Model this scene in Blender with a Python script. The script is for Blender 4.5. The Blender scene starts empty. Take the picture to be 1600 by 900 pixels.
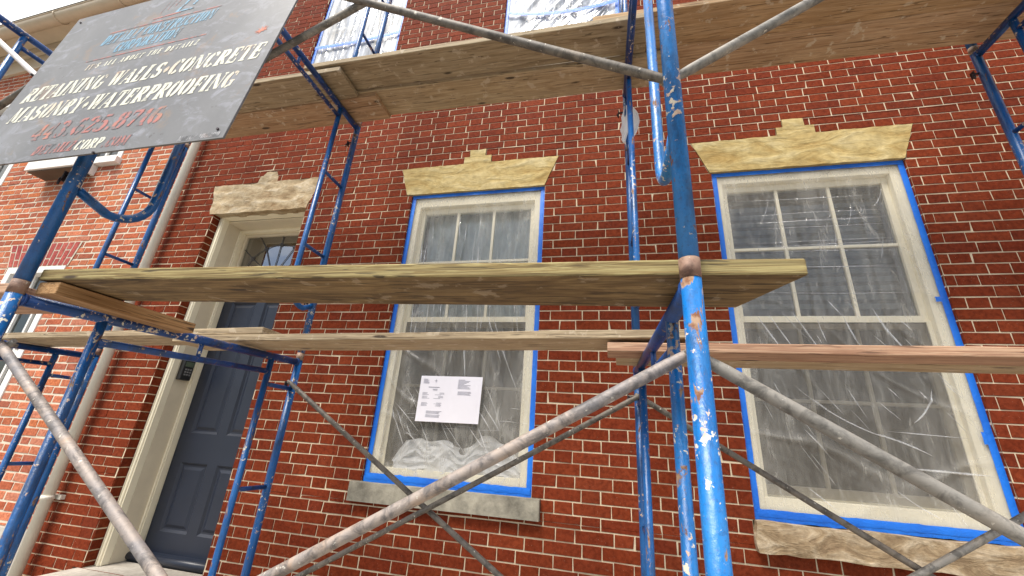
import bpy, math, random
from mathutils import Vector, Matrix, noise
random.seed(7)
S = bpy.context.scene
RAD = math.radians

# ------------------------------------------------------------------ camera, sky, sun, exposure
D = 2.706                      # metres from the lens to the brick face; z = 0 is the height of the lens
GROUND = -1.6
cam_d = bpy.data.cameras.new("camera"); cam = bpy.data.objects.new("camera", cam_d)
S.collection.objects.link(cam); S.camera = cam
cam_d.sensor_width = 36; cam_d.lens = 36 * 646.154 / 1600; cam_d.clip_start = 0.02; cam_d.clip_end = 2000
yaw, pit, rol = -0.24510169, 0.36563795, 0.07087176
fwd = Vector((math.sin(yaw) * math.cos(pit), math.cos(yaw) * math.cos(pit), math.sin(pit)))
rt = Vector((math.cos(yaw), -math.sin(yaw), 0)); up = rt.cross(fwd)
r2 = rt * math.cos(rol) + up * math.sin(rol); u2 = -rt * math.sin(rol) + up * math.cos(rol)
M = Matrix((r2, u2, -fwd)).transposed().to_4x4(); M.translation = (0, -D, 0)
cam.matrix_world = M

SUN_EL, SUN_AZ = RAD(58), RAD(208)         # azimuth clockwise from +y
w = bpy.data.worlds.new("World"); S.world = w; w.use_nodes = True
nt = w.node_tree; nt.nodes.clear()
sky = nt.nodes.new('ShaderNodeTexSky'); sky.sky_type = 'NISHITA'; sky.sun_disc = False
sky.sun_elevation = SUN_EL; sky.sun_rotation = SUN_AZ; sky.air_density = 1.0; sky.dust_density = 1.5
tc = nt.nodes.new('ShaderNodeTexCoord')
mp = nt.nodes.new('ShaderNodeMapping'); mp.inputs['Scale'].default_value = (1, 1, 2.2); mp.inputs['Location'].default_value = (0.35, 0.1, 0)
nz = nt.nodes.new('ShaderNodeTexNoise'); nz.inputs['Scale'].default_value = 1.7; nz.inputs['Detail'].default_value = 7; nz.inputs['Roughness'].default_value = 0.55
rp = nt.nodes.new('ShaderNodeValToRGB'); rp.color_ramp.elements[0].position = 0.38; rp.color_ramp.elements[1].position = 0.52
mx = nt.nodes.new('ShaderNodeMix'); mx.data_type = 'RGBA'
mx.inputs['B'].default_value = (12.0, 11.8, 11.4, 1)      # sunlit cloud, on the scale of the Nishita sky
bg = nt.nodes.new('ShaderNodeBackground'); bg.inputs['Strength'].default_value = 0.085
wo = nt.nodes.new('ShaderNodeOutputWorld')
L = nt.links.new
L(tc.outputs['Generated'], mp.inputs[0]); L(mp.outputs[0], nz.inputs['Vector']); sx = nt.nodes.new('ShaderNodeSeparateXYZ'); L(tc.outputs['Generated'], sx.inputs[0])
ma = nt.nodes.new('ShaderNodeMath'); ma.operation = 'MULTIPLY_ADD'; ma.inputs[1].default_value = 0.16; L(sx.outputs['Y'], ma.inputs[0]); L(nz.outputs[0], ma.inputs[2])
L(ma.outputs[0], rp.inputs[0])
L(rp.outputs[0], mx.inputs['Factor']); L(sky.outputs[0], mx.inputs['A']); L(mx.outputs['Result'], bg.inputs[0]); L(bg.outputs[0], wo.inputs[0])

sl = bpy.data.lights.new("sun", 'SUN'); sl.energy = 3.0; sl.angle = RAD(26); sl.color = (1, 0.94, 0.85)
so = bpy.data.objects.new("sun", sl); S.collection.objects.link(so)
sd = Vector((math.sin(SUN_AZ) * math.cos(SUN_EL), math.cos(SUN_AZ) * math.cos(SUN_EL), math.sin(SUN_EL)))
so.rotation_euler = sd.to_track_quat('Z', 'Y').to_euler()
S.view_settings.view_transform = 'Standard'; S.view_settings.look = 'None'
S.view_settings.exposure = 0.95; S.view_settings.gamma = 1
S.render.engine = 'CYCLES'; S.cycles.max_bounces = 8; S.cycles.transparent_max_bounces = 16

# ------------------------------------------------------------------ materials
def mat(name):
    m = bpy.data.materials.new(name); m.use_nodes = True
    return m, m.node_tree, m.node_tree.nodes['Principled BSDF']
def nd(t, typ, **kw):
    n = t.nodes.new(typ)
    for k, v in kw.items():
        if k in n.inputs: n.inputs[k].default_value = v
        else: setattr(n, k, v)
    return n
def coords(t, scale=(1, 1, 1), space='Object', rnd=True):
    c = nd(t, 'ShaderNodeTexCoord'); m = nd(t, 'ShaderNodeMapping'); m.inputs['Scale'].default_value = scale
    t.links.new(c.outputs[space], m.inputs[0])
    if rnd:
        oi = nd(t, 'ShaderNodeObjectInfo'); mu = nd(t, 'ShaderNodeMath', operation='MULTIPLY'); mu.inputs[1].default_value = 37.0
        t.links.new(oi.outputs['Random'], mu.inputs[0]); t.links.new(mu.outputs[0], m.inputs['Location'])
    return m.outputs[0]
def noi(t, v, scale, detail=4, rough=0.5, dist=0.0):
    n = nd(t, 'ShaderNodeTexNoise'); n.inputs['Scale'].default_value = scale; n.inputs['Detail'].default_value = detail
    n.inputs['Roughness'].default_value = rough; n.inputs['Distortion'].default_value = dist
    t.links.new(v, n.inputs['Vector']); return n.outputs[0]
def ramp(t, v, stops, interp='LINEAR'):
    r = nd(t, 'ShaderNodeValToRGB'); cr = r.color_ramp; cr.interpolation = interp
    while len(cr.elements) < len(stops): cr.elements.new(0.5)
    for e, (p, c) in zip(cr.elements, stops):
        e.position = p; e.color = (c, c, c, 1) if isinstance(c, (int, float)) else (*c, 1)
    t.links.new(v, r.inputs[0]); return r.outputs[0]
def mixc(t, f, a, b, mode='MIX'):
    m = nd(t, 'ShaderNodeMix', data_type='RGBA', blend_type=mode)
    for s, v in (('Factor', f), ('A', a), ('B', b)):
        if isinstance(v, (int, float)): m.inputs[s].default_value = v
        elif isinstance(v, tuple): m.inputs[s].default_value = (*v, 1)
        else: t.links.new(v, m.inputs[s])
    return m.outputs['Result']
def bump(t, b, h, strength=0.3, dist=0.01):
    n = nd(t, 'ShaderNodeBump'); n.inputs['Strength'].default_value = strength; n.inputs['Distance'].default_value = dist
    t.links.new(h, n.inputs['Height']); t.links.new(n.outputs[0], b.inputs['Normal'])

def simple(name, col, rough=0.6, var=0.15, scale=12, bstr=0.15, metallic=0.0):
    m, t, b = mat(name); v = coords(t)
    n = noi(t, v, scale, 6, 0.6)
    c = ramp(t, n, [(0.3, tuple(x * (1 - var) for x in col)), (0.7, tuple(min(1, x * (1 + var)) for x in col))])
    t.links.new(c, b.inputs['Base Color']); b.inputs['Roughness'].default_value = rough; b.inputs['Metallic'].default_value = metallic
    if bstr: bump(t, b, noi(t, v, scale * 6, 4), bstr, 0.004)
    return m

def paint(name, col, chips=0.60, fade=(0.03, 0.16, 0.46), grimy=0.5, splat=0.30, pk=0.11):
    m, t, b = mat(name); v = coords(t, (1, 1, 1)); vs = coords(t, (1, 1, 0.3))
    big = noi(t, v, 4.0, 5, 0.6); fine = noi(t, vs, 30, 10, 0.7, 0.5); grime = noi(t, vs, 12, 8, 0.72); tiny = noi(t, v, 120, 4, 0.6)
    base = mixc(t, ramp(t, big, [(0.40, 0.0), (0.70, 0.6)]), col, fade)
    base = mixc(t, ramp(t, grime, [(0.48, 0.0), (0.62, grimy)]), base, (0.012, 0.03, 0.075))
    base = mixc(t, ramp(t, tiny, [(0.55, 0.0), (0.70, 0.5)]), base, (0.02, 0.05, 0.14))
    rust = ramp(t, fine, [(chips, 0.0), (chips + 0.02, 1.0)])
    c = mixc(t, rust, base, mixc(t, ramp(t, noi(t, v, 60, 4), [(0.4, 0.0), (0.6, 1.0)]), (0.16, 0.065, 0.03), (0.30, 0.20, 0.13)))
    # mortar splashes: ragged islands inside patches
    patch = ramp(t, noi(t, v, 3.1, 3, 0.5), [(0.48, 0.0), (0.60, pk)])
    sp = noi(t, v, 48, 7, 0.66, 0.3); ad = nd(t, 'ShaderNodeMath', operation='ADD'); t.links.new(sp, ad.inputs[0]); t.links.new(patch, ad.inputs[1])
    th = 0.66 + 0.04 * (1 - splat)
    ms = ramp(t, ad.outputs[0], [(th, 0.0), (th + 0.015, 1.0)])
    c = mixc(t, ms, c, mixc(t, ramp(t, noi(t, v, 25, 3), [(0.45, 0.0), (0.55, 1.0)]), (0.66, 0.60, 0.48), (0.58, 0.40, 0.30)))
    t.links.new(c, b.inputs['Base Color'])
    mxx = nd(t, 'ShaderNodeMath', operation='MAXIMUM'); t.links.new(rust, mxx.inputs[0]); t.links.new(ms, mxx.inputs[1])
    t.links.new(ramp(t, mxx.outputs[0], [(0, 0.30), (1, 0.9)]), b.inputs['Roughness'])
    bump(t, b, ad.outputs[0], 0.5, 0.004)
    return m
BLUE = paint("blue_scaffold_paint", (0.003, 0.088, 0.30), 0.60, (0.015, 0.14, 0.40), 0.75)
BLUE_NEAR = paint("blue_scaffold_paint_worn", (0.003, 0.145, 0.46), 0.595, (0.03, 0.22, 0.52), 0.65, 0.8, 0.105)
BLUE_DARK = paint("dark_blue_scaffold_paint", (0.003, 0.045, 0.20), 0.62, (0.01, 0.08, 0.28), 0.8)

def galv(name, a, bcol, c3):
    m, t, b = mat(name); v = coords(t, (1, 1, 1)); 
    n1 = noi(t, v, 7, 6, 0.65); n2 = noi(t, v, 22, 8, 0.7, 0.6); n3 = noi(t, v, 60, 5, 0.6)
    c = ramp(t, n1, [(0.35, a), (0.55, bcol), (0.68, c3)])
    c = mixc(t, ramp(t, n2, [(0.46, 0.0), (0.60, 0.75)]), c, tuple(x * 0.35 for x in a))
    c = mixc(t, ramp(t, n3, [(0.65, 0.0), (0.68, 1.0)]), c, (0.55, 0.51, 0.44))
    t.links.new(c, b.inputs['Base Color']); b.inputs['Roughness'].default_value = 0.62; b.inputs['Metallic'].default_value = 0.15
    bump(t, b, n2, 0.4, 0.003)
    return m
GALV_GREY = galv("galvanised_tube", (0.21, 0.20, 0.18), (0.27, 0.25, 0.22), (0.34, 0.30, 0.25))
GALV_RUST = galv("rusty_mortar_stained_tube", (0.20, 0.19, 0.195), (0.36, 0.30, 0.26), (0.44, 0.29, 0.19))
COLLAR = galv("rusty_collar", (0.20, 0.10, 0.07), (0.30, 0.21, 0.15), (0.48, 0.42, 0.32))
GALV_DARK = galv("dull_tube", (0.13, 0.115, 0.10), (0.17, 0.15, 0.125), (0.22, 0.18, 0.14))

def wood(name, dk, md, lt, spots=0.0, grain=1.0):
    m, t, b = mat(name)
    g = coords(t, (0.9, 9, 22)); f = coords(t, (0.9, 55, 80)); v = coords(t, (1, 1, 1)); k = coords(t, (2.6, 9, 14))
    n1 = noi(t, g, 2.4, 5, 0.6, 1.6 * grain); n2 = noi(t, f, 1.6, 6, 0.65); n3 = noi(t, v, 5, 5, 0.6)
    c = ramp(t, n1, [(0.30, dk), (0.47, md), (0.56, lt), (0.66, md)])
    c = mixc(t, ramp(t, n2, [(0.38, 0.55), (0.58, 0.0)]), c, tuple(x * 0.75 for x in dk))
    c = mixc(t, ramp(t, n3, [(0.35, 0.35), (0.65, 0.0)]), c, tuple(x * 0.6 for x in md))
    c = mixc(t, ramp(t, noi(t, coords(t, (1.2, 26, 26)), 2.0, 3, 0.5, 2.5), [(0.60, 0.0), (0.63, 0.75)]), c, tuple(x * 0.35 for x in dk))
    vo = nd(t, 'ShaderNodeTexVoronoi'); vo.inputs['Scale'].default_value = 1.0; t.links.new(k, vo.inputs['Vector'])
    c = mixc(t, ramp(t, vo.outputs[0], [(0.07, 0.9), (0.12, 0.0)]), c, (0.035, 0.02, 0.012))
    if spots:
        sp = noi(t, v, 16, 5, 0.6)
        c = mixc(t, ramp(t, sp, [(0.60, 0.0), (0.64, spots)]), c, (0.55, 0.46, 0.34))
    t.links.new(c, b.inputs['Base Color']); b.inputs['Roughness'].default_value = 0.8
    bump(t, b, n2, 0.45, 0.003)
    return m
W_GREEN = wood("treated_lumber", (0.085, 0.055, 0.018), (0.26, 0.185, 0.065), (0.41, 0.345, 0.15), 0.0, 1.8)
W_UNDER = wood("dark_brown_lumber_underside", (0.06, 0.036, 0.014), (0.185, 0.115, 0.045), (0.29, 0.195, 0.085), 0.25, 1.2)  # darker brown than the edges, set on the treated plank's underside
W_TAN = wood("warm_tan_lumber", (0.30, 0.175, 0.08), (0.47, 0.30, 0.15), (0.54, 0.37, 0.205), 0.6)
W_DUSTY = wood("dusty_grey_lumber", (0.26, 0.185, 0.10), (0.41, 0.315, 0.19), (0.48, 0.385, 0.25), 0.6)
W_GREY = wood("weathered_lumber", (0.20, 0.14, 0.075), (0.42, 0.32, 0.20), (0.54, 0.43, 0.28), 0.5)
W_RED = wood("reddish_lumber", (0.28, 0.14, 0.08), (0.47, 0.27, 0.165), (0.56, 0.37, 0.24), 0.0)
W_BEIGE = wood("old_beige_lumber", (0.34, 0.235, 0.125), (0.49, 0.365, 0.215), (0.55, 0.43, 0.275), 0.6)
W_BROWN = wood("mortar_spotted_lumber", (0.32, 0.18, 0.09), (0.49, 0.315, 0.175), (0.55, 0.385, 0.235), 0.8)
W_ORANGE = wood("orange_block_lumber", (0.24, 0.12, 0.04), (0.42, 0.23, 0.09), (0.50, 0.30, 0.14), 0.0)

def brickmat(name, tint, rough=0.75):
    m, t, b = mat(name); v = coords(t, rnd=False)
    a = nd(t, 'ShaderNodeVertexColor'); a.layer_name = 'Col'
    n1 = noi(t, v, 45, 6, 0.65); n2 = noi(t, v, 1.1, 4, 0.6); n3 = noi(t, v, 160, 3, 0.6); n4 = noi(t, v, 9, 6, 0.7)
    c = mixc(t, 1.0, a.outputs[0], tint, 'MULTIPLY')
    c = mixc(t, ramp(t, n1, [(0.35, 0.8), (0.6, 0.0)]), c, mixc(t, 1.0, c, (0.5, 0.42, 0.4), 'MULTIPLY'))
    c = mixc(t, ramp(t, n2, [(0.45, 0.0), (0.75, 0.15)]), c, (0.24, 0.055, 0.022))
    c = mixc(t, ramp(t, n4, [(0.68, 0.0), (0.76, 0.5)]), c, (0.05, 0.02, 0.015))
    c = mixc(t, ramp(t, n3, [(0.70, 0.0), (0.72, 0.6)]), c, (0.50, 0.38, 0.28))
    n5 = noi(t, coords(t, (1.3, 1, 0.5), rnd=False), 1.7, 5, 0.6)
    c = mixc(t, ramp(t, n5, [(0.50, 0.0), (0.70, 0.30)]), c, mixc(t, 1.0, c, (0.45, 0.42, 0.5), 'MULTIPLY'))
    c = mixc(t, ramp(t, noi(t, v, 14, 7, 0.75), [(0.66, 0.0), (0.72, 0.4)]), c, (0.42, 0.30, 0.20))
    t.links.new(c, b.inputs['Base Color']); b.inputs['Roughness'].default_value = rough; b.inputs['Specular IOR Level'].default_value = 0.06
    bump(t, b, n1, 0.6, 0.004)
    return m
BRICK = brickmat("deep_red_brick", (1, 1, 1)); BRICK_N = brickmat("salmon_brick", (1, 1, 1), 0.85)
MORTAR = simple("cream_mortar", (0.60, 0.50, 0.35), 0.9, 0.12, 30, 0.3)
MORTAR_N = simple("rough_pale_mortar", (0.58, 0.51, 0.40), 0.95, 0.15, 25, 0.5)
TRIM = simple("cream_painted_wood", (0.90, 0.83, 0.64), 0.5, 0.05, 6, 0.08)
WHITE = simple("white_painted_wood", (0.78, 0.76, 0.72), 0.45, 0.05, 6, 0.06)
JAMB = simple("tan_painted_jamb", (0.70, 0.62, 0.47), 0.5, 0.08, 5, 0.08)
DOORM = simple("navy_door_paint", (0.017, 0.023, 0.040), 0.36, 0.12, 4, 0.03)
PIPE = simple("cream_downspout_paint", (0.66, 0.63, 0.54), 0.4, 0.08, 5, 0.05)
GUTTER = simple("tan_gutter_paint", (0.55, 0.46, 0.33), 0.5, 0.1, 4, 0.1)
BLACK = simple("black_plastic", (0.02, 0.021, 0.022), 0.4, 0.2, 20, 0.1)
DKMETAL = simple("dark_pin_metal", (0.045, 0.035, 0.04), 0.5, 0.3, 40, 0.2, 0.6)
BARE = simple("bare_worn_collar", (0.26, 0.15, 0.10), 0.6, 0.4, 30, 0.4, 0.2)
CONC = simple("grey_sill_stone", (0.27, 0.25, 0.20), 0.9, 0.5, 9, 0.6)
STUCCO = simple("grey_stucco", (0.45, 0.42, 0.37), 0.95, 0.12, 8, 0.6)
LEAD = simple("lead_came", (0.16, 0.16, 0.17), 0.5, 0.2, 30, 0.1, 0.5)
PAPER = simple("white_paper", (0.78, 0.76, 0.82), 0.8, 0.03, 4, 0.02)
INK = simple("faint_print", (0.20, 0.20, 0.26), 0.8, 0.1, 10, 0)
CLOTH = simple("white_cloth", (0.85, 0.82, 0.82), 0.9, 0.06, 8, 0.2)
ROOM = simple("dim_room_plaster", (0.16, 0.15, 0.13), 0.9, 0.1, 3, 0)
CURT = simple("pale_blue_curtain", (0.80, 0.86, 0.92), 0.9, 0.2, 9, 0.1)
BLIND = simple("grey_blind_slats", (0.20, 0.21, 0.20), 0.7, 0.1, 8, 0)
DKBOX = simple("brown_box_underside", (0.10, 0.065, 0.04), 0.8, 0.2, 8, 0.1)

def stone(name, a, b_, c_, sc=9, bs=0.9):
    m, t, b = mat(name); v = coords(t); vs = coords(t, (0.6, 1, 1.6))
    n = noi(t, vs, sc, 7, 0.62, 0.7); n2 = noi(t, v, sc * 5, 5, 0.6)
    c = ramp(t, n, [(0.32, a), (0.5, b_), (0.66, c_)])
    c = mixc(t, ramp(t, n2, [(0.35, 0.3), (0.6, 0.0)]), c, tuple(x * 0.5 for x in a))
    t.links.new(c, b.inputs['Base Color']); b.inputs['Roughness'].default_value = 0.9
    bump(t, b, n, bs, 0.02)
    return m
LINTEL = stone("yellow_carved_stone", (0.36, 0.24, 0.075), (0.47, 0.36, 0.15), (0.54, 0.45, 0.24), 6, 0.9)
ROUGHST = stone("hacked_cream_stone", (0.28, 0.185, 0.09), (0.46, 0.36, 0.22), (0.56, 0.48, 0.35), 8, 0.8)
SILLST = stone("crumbling_sill_stone", (0.19, 0.12, 0.065), (0.35, 0.255, 0.15), (0.55, 0.45, 0.32), 9, 1.0)
STEPST = stone("worn_step_stone", (0.36, 0.32, 0.27), (0.46, 0.42, 0.36), (0.52, 0.48, 0.42), 7, 0.5)

def tapemat():
    m, t, b = mat("blue_masking_tape"); v = coords(t)
    n = noi(t, v, 30, 5); n2 = noi(t, v, 5, 4)
    c = ramp(t, n2, [(0.3, (0.004, 0.12, 0.60)), (0.7, (0.008, 0.19, 0.80))])
    t.links.new(c, b.inputs['Base Color']); b.inputs['Roughness'].default_value = 0.42
    bump(t, b, noi(t, coords(t, (3, 1, 3)), 9, 6, 0.7, 1.5), 0.7, 0.006); return m
TAPE = tapemat()

def filmmat(name, base, hi, stretch, tint=(0.80, 0.80, 0.78), rough=0.22, crease=False, milk=0.42):
    """thin polyethylene: mostly see-through, milky where it creases"""
    m, t, b = mat(name); t.nodes.remove(b)
    out = t.nodes['Material Output']
    v = coords(t, stretch); n = noi(t, v, 5, 8, 0.65, 1.2); n2 = noi(t, coords(t, (1, 1, 1)), 2.2, 4)
    f = ramp(t, n, [(0.42, base), (0.56, base * 1.3), (0.72, hi)])
    soft = noi(t, coords(t, (4.5, 1, 0.9)), 1.6, 4, 0.55, 0.6)
    fm = nd(t, 'ShaderNodeMath', operation='MULTIPLY'); t.links.new(f, fm.inputs[0])
    t.links.new(ramp(t, n2, [(0.3, 0.7), (0.7, 1.4)]), fm.inputs[1])
    fa = nd(t, 'ShaderNodeMath', operation='ADD'); fa.use_clamp = True; t.links.new(fm.outputs[0], fa.inputs[0]); t.links.new(ramp(t, soft, [(0.47, 0.0), (0.64, base * 0.9)]), fa.inputs[1]); fm = fa
    if not crease:
        at_ = nd(t, 'ShaderNodeVertexColor'); at_.layer_name = 'Col'; fz = nd(t, 'ShaderNodeMath', operation='MULTIPLY_ADD'); fz.inputs[1].default_value = milk
        t.links.new(at_.outputs[0], fz.inputs[0]); t.links.new(fm.outputs[0], fz.inputs[2]); fz.use_clamp = True; fm = fz
    if crease:
        at_ = nd(t, 'ShaderNodeVertexColor'); at_.layer_name = 'Col'; fz = nd(t, 'ShaderNodeMath', operation='MULTIPLY')
        t.links.new(at_.outputs[0], fz.inputs[0]); t.links.new(fm.outputs[0], fz.inputs[1]); fm = fz
    d = nd(t, 'ShaderNodeBsdfDiffuse'); d.inputs[0].default_value = (*tint, 1)
    tl = nd(t, 'ShaderNodeBsdfTranslucent'); tl.inputs[0].default_value = (*tint, 1)
    m1 = nd(t, 'ShaderNodeMixShader'); m1.inputs[0].default_value = 0.25
    t.links.new(d.outputs[0], m1.inputs[1]); t.links.new(tl.outputs[0], m1.inputs[2])
    tr = nd(t, 'ShaderNodeBsdfTransparent'); m2 = nd(t, 'ShaderNodeMixShader')
    t.links.new(fm.outputs[0], m2.inputs[0]); t.links.new(tr.outputs[0], m2.inputs[1]); t.links.new(m1.outputs[0], m2.inputs[2])
    gl = nd(t, 'ShaderNodeBsdfGlossy'); gl.inputs['Roughness'].default_value = rough
    fr = nd(t, 'ShaderNodeFresnel'); fr.inputs['IOR'].default_value = 1.5
    bp = nd(t, 'ShaderNodeBump'); bp.inputs['Strength'].default_value = 0.5; bp.inputs['Distance'].default_value = 0.02
    t.links.new(noi(t, v, 2.2, 2, 0.45, 0.8), bp.inputs['Height'])
    for x in (gl, fr, d): t.links.new(bp.outputs[0], x.inputs['Normal'])
    fq = nd(t, 'ShaderNodeMath', operation='MULTIPLY'); fq.inputs[1].default_value = 0.45; t.links.new(fr.outputs[0], fq.inputs[0])
    m3 = nd(t, 'ShaderNodeMixShader'); t.links.new(fq.outputs[0], m3.inputs[0])
    t.links.new(m2.outputs[0], m3.inputs[1]); t.links.new(gl.outputs[0], m3.inputs[2]); t.links.new(m3.outputs[0], out.inputs[0])
    return m
CREASE = filmmat("creased_plastic", 0.36, 0.8, (30, 1, 8), (0.9, 0.9, 0.9), 0.2, True)
FILM = filmmat("clear_plastic_film", 0.12, 0.36, (5, 1, 1.2), (0.80, 0.78, 0.72))
FILM_M = filmmat("milky_plastic_film", 0.40, 0.8, (6, 1, 1.0), (0.72, 0.77, 0.86), 0.3)
FILM_P = filmmat("crumpled_plastic_film", 0.85, 1.0, (2, 2, 2), (0.85, 0.85, 0.85), 0.2, milk=0.0)

def glassmat(name, refl_rough=0.02, ior=1.7):
    m, t, b = mat(name); t.nodes.remove(b); out = t.nodes['Material Output']
    tr = nd(t, 'ShaderNodeBsdfTransparent'); tr.inputs[0].default_value = (0.8, 0.84, 0.82, 1)
    gl = nd(t, 'ShaderNodeBsdfGlossy'); gl.inputs['Roughness'].default_value = refl_rough
    fr = nd(t, 'ShaderNodeFresnel'); fr.inputs['IOR'].default_value = ior
    n = noi(t, coords(t), 3, 2); bp = nd(t, 'ShaderNodeBump'); bp.inputs['Strength'].default_value = 0.06; bp.inputs['Distance'].default_value = 0.02
    t.links.new(n, bp.inputs['Height']); t.links.new(bp.outputs[0], gl.inputs['Normal'])
    m3 = nd(t, 'ShaderNodeMixShader'); t.links.new(fr.outputs[0], m3.inputs[0])
    t.links.new(tr.outputs[0], m3.inputs[1]); t.links.new(gl.outputs[0], m3.inputs[2]); t.links.new(m3.outputs[0], out.inputs[0])
    return m
GLASS = glassmat("window_glass")
def screenmat():
    m, t, b = mat("insect_screen"); t.nodes.remove(b); out = t.nodes['Material Output']
    tr = nd(t, 'ShaderNodeBsdfTransparent'); d = nd(t, 'ShaderNodeBsdfDiffuse'); d.inputs[0].default_value = (0.085, 0.068, 0.05, 1)
    mm = nd(t, 'ShaderNodeMixShader'); mm.inputs[0].default_value = 0.60
    t.links.new(tr.outputs[0], mm.inputs[1]); t.links.new(d.outputs[0], mm.inputs[2]); t.links.new(mm.outputs[0], out.inputs[0]); return m
SCREEN = screenmat()

# ------------------------------------------------------------------ mesh helpers
class MB:
    def __init__(s): s.v = []; s.f = []; s.c = []; s.sm = []; s.mi = []
    def quad(s, a, b, c, d, col=None, smooth=False, mi=0):
        n = len(s.v); s.v += [a, b, c, d]; s.f.append((n, n + 1, n + 2, n + 3)); s.c.append(col); s.sm.append(smooth); s.mi.append(mi)
    def box(s, x0, x1, y0, y1, z0, z1, mi=0):
        n = len(s.v)
        s.v += [(x, y, z) for z in (z0, z1) for x, y in ((x0, y0), (x1, y0), (x1, y1), (x0, y1))]
        for f in ((0, 3, 2, 1), (4, 5, 6, 7), (0, 1, 5, 4), (1, 2, 6, 5), (2, 3, 7, 6), (3, 0, 4, 7)):
            s.f.append(tuple(n + i for i in f)); s.c.append(None); s.sm.append(False); s.mi.append(mi)
        return s
    def tube(s, pts, r, n=16, caps=True, mi=0):
        pts = [Vector(p) for p in pts]; rs = r if isinstance(r, (list, tuple)) else [r] * len(pts)
        base = len(s.v); prev = None
        for i, p in enumerate(pts):
            d = (pts[min(i + 1, len(pts) - 1)] - pts[max(i - 1, 0)]).normalized()
            if prev is None:
                a = d.cross(Vector((0, 0, 1)) if abs(d.z) < 0.9 else Vector((1, 0, 0))).normalized()
            else:
                a = (prev - d * prev.dot(d)).normalized()
            prev = a; b = d.cross(a)
            for k in range(n):
                t = 2 * math.pi * k / n
                s.v.append(tuple(p + (a * math.cos(t) + b * math.sin(t)) * rs[i]))
        for i in range(len(pts) - 1):
            for k in range(n):
                k2 = (k + 1) % n
                s.f.append((base + i * n + k, base + i * n + k2, base + (i + 1) * n + k2, base + (i + 1) * n + k)); s.c.append(None); s.sm.append(True); s.mi.append(mi)
        if caps:
            for i, rev in ((0, True), (len(pts) - 1, False)):
                f = [base + i * n + k for k in range(n)]
                s.f.append(tuple(reversed(f)) if rev else tuple(f)); s.c.append(None); s.sm.append(False); s.mi.append(mi)
        return s
    def grid(s, fn, nu, nv, smooth=True, mi=0, flip=False):
        b = len(s.v)
        for j in range(nv + 1):
            for i in range(nu + 1): s.v.append(tuple(fn(i / nu, j / nv)))
        for j in range(nv):
            for i in range(nu):
                a = b + j * (nu + 1) + i; f = (a, a + 1, a + nu + 2, a + nu + 1)
                s.f.append(tuple(reversed(f)) if flip else f); s.c.append(None); s.sm.append(smooth); s.mi.append(mi)
        return s
    def build(s, name, mats, parent=None, origin=None, bevel=0.0, colors=False):
        if not isinstance(mats, (list, tuple)): mats = [mats]
        o_ = Vector(origin) if origin is not None else Vector((0, 0, 0))
        me = bpy.data.meshes.new(name)
        me.from_pydata([tuple(Vector(p) - o_) for p in s.v], [], s.f)
        for m in mats: me.materials.append(m)
        for p, sm, mi in zip(me.polygons, s.sm, s.mi): p.use_smooth = sm; p.material_index = mi
        if colors:
            ca = me.color_attributes.new('Col', 'FLOAT_COLOR', 'CORNER')
            for p, c in zip(me.polygons, s.c):
                if c and c[0] == 'k':
                    w4 = (0, 1, 1, 0) if c[1] == 0 else (1, 0, 0, 1)
                    for li, x in zip(p.loop_indices, w4): ca.data[li].color = (x, x, x, 1)
                else:
                    for li in p.loop_indices: ca.data[li].color = (*(c or (1.0, 1.0, 1.0)), 1)
        me.update()
        ob = bpy.data.objects.new(name, me); S.collection.objects.link(ob); ob.location = o_
        if parent:
            ob.parent = parent; pw = Vector((0, 0, 0)); q = parent
            while q: pw += q.location; q = q.parent
            ob.location = o_ - pw
        if bevel:
            b = ob.modifiers.new('bevel', 'BEVEL'); b.width = bevel; b.segments = 2; b.limit_method = 'ANGLE'; b.angle_limit = RAD(40)
        return ob

def tag(o, label=None, cat=None, group=None, kind=None):
    if label: o['label'] = label
    if cat: o['category'] = cat
    if group: o['group'] = group
    if kind: o['kind'] = kind
    return o
def empty(name, loc, label, cat, group=None):
    o = bpy.data.objects.new(name, None); S.collection.objects.link(o); o.location = loc; o.empty_display_size = 0.2
    return tag(o, label, cat, group)

# ------------------------------------------------------------------ ground
m, t, b = mat("sidewalk_concrete"); v = coords(t, rnd=False)
c = ramp(t, noi(t, v, 2, 8, 0.7), [(0.3, (0.32, 0.29, 0.25)), (0.7, (0.42, 0.39, 0.33))])
t.links.new(c, b.inputs['Base Color']); b.inputs['Roughness'].default_value = 0.9; bump(t, b, noi(t, v, 60, 4), 0.3, 0.004); WALKM = m
m, t, b = mat("asphalt"); v = coords(t, rnd=False)
c = ramp(t, noi(t, v, 40, 8, 0.7), [(0.3, (0.04, 0.04, 0.042)), (0.7, (0.075, 0.073, 0.07))])
t.links.new(c, b.inputs['Base Color']); b.inputs['Roughness'].default_value = 0.9; bump(t, b, noi(t, v, 90, 4), 0.4, 0.005); ASPH = m
g = MB(); g.quad((-300, -300, GROUND - 0.13), (300, -300, GROUND - 0.13), (300, 300, GROUND - 0.13), (-300, 300, GROUND - 0.13))
tag(g.build('road', ASPH), kind='structure')
g = MB(); g.box(-60, 60, -4.2, -0.001, GROUND - 0.125, GROUND); tag(g.build('sidewalk', WALKM, bevel=0.01), kind='structure')

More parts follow.
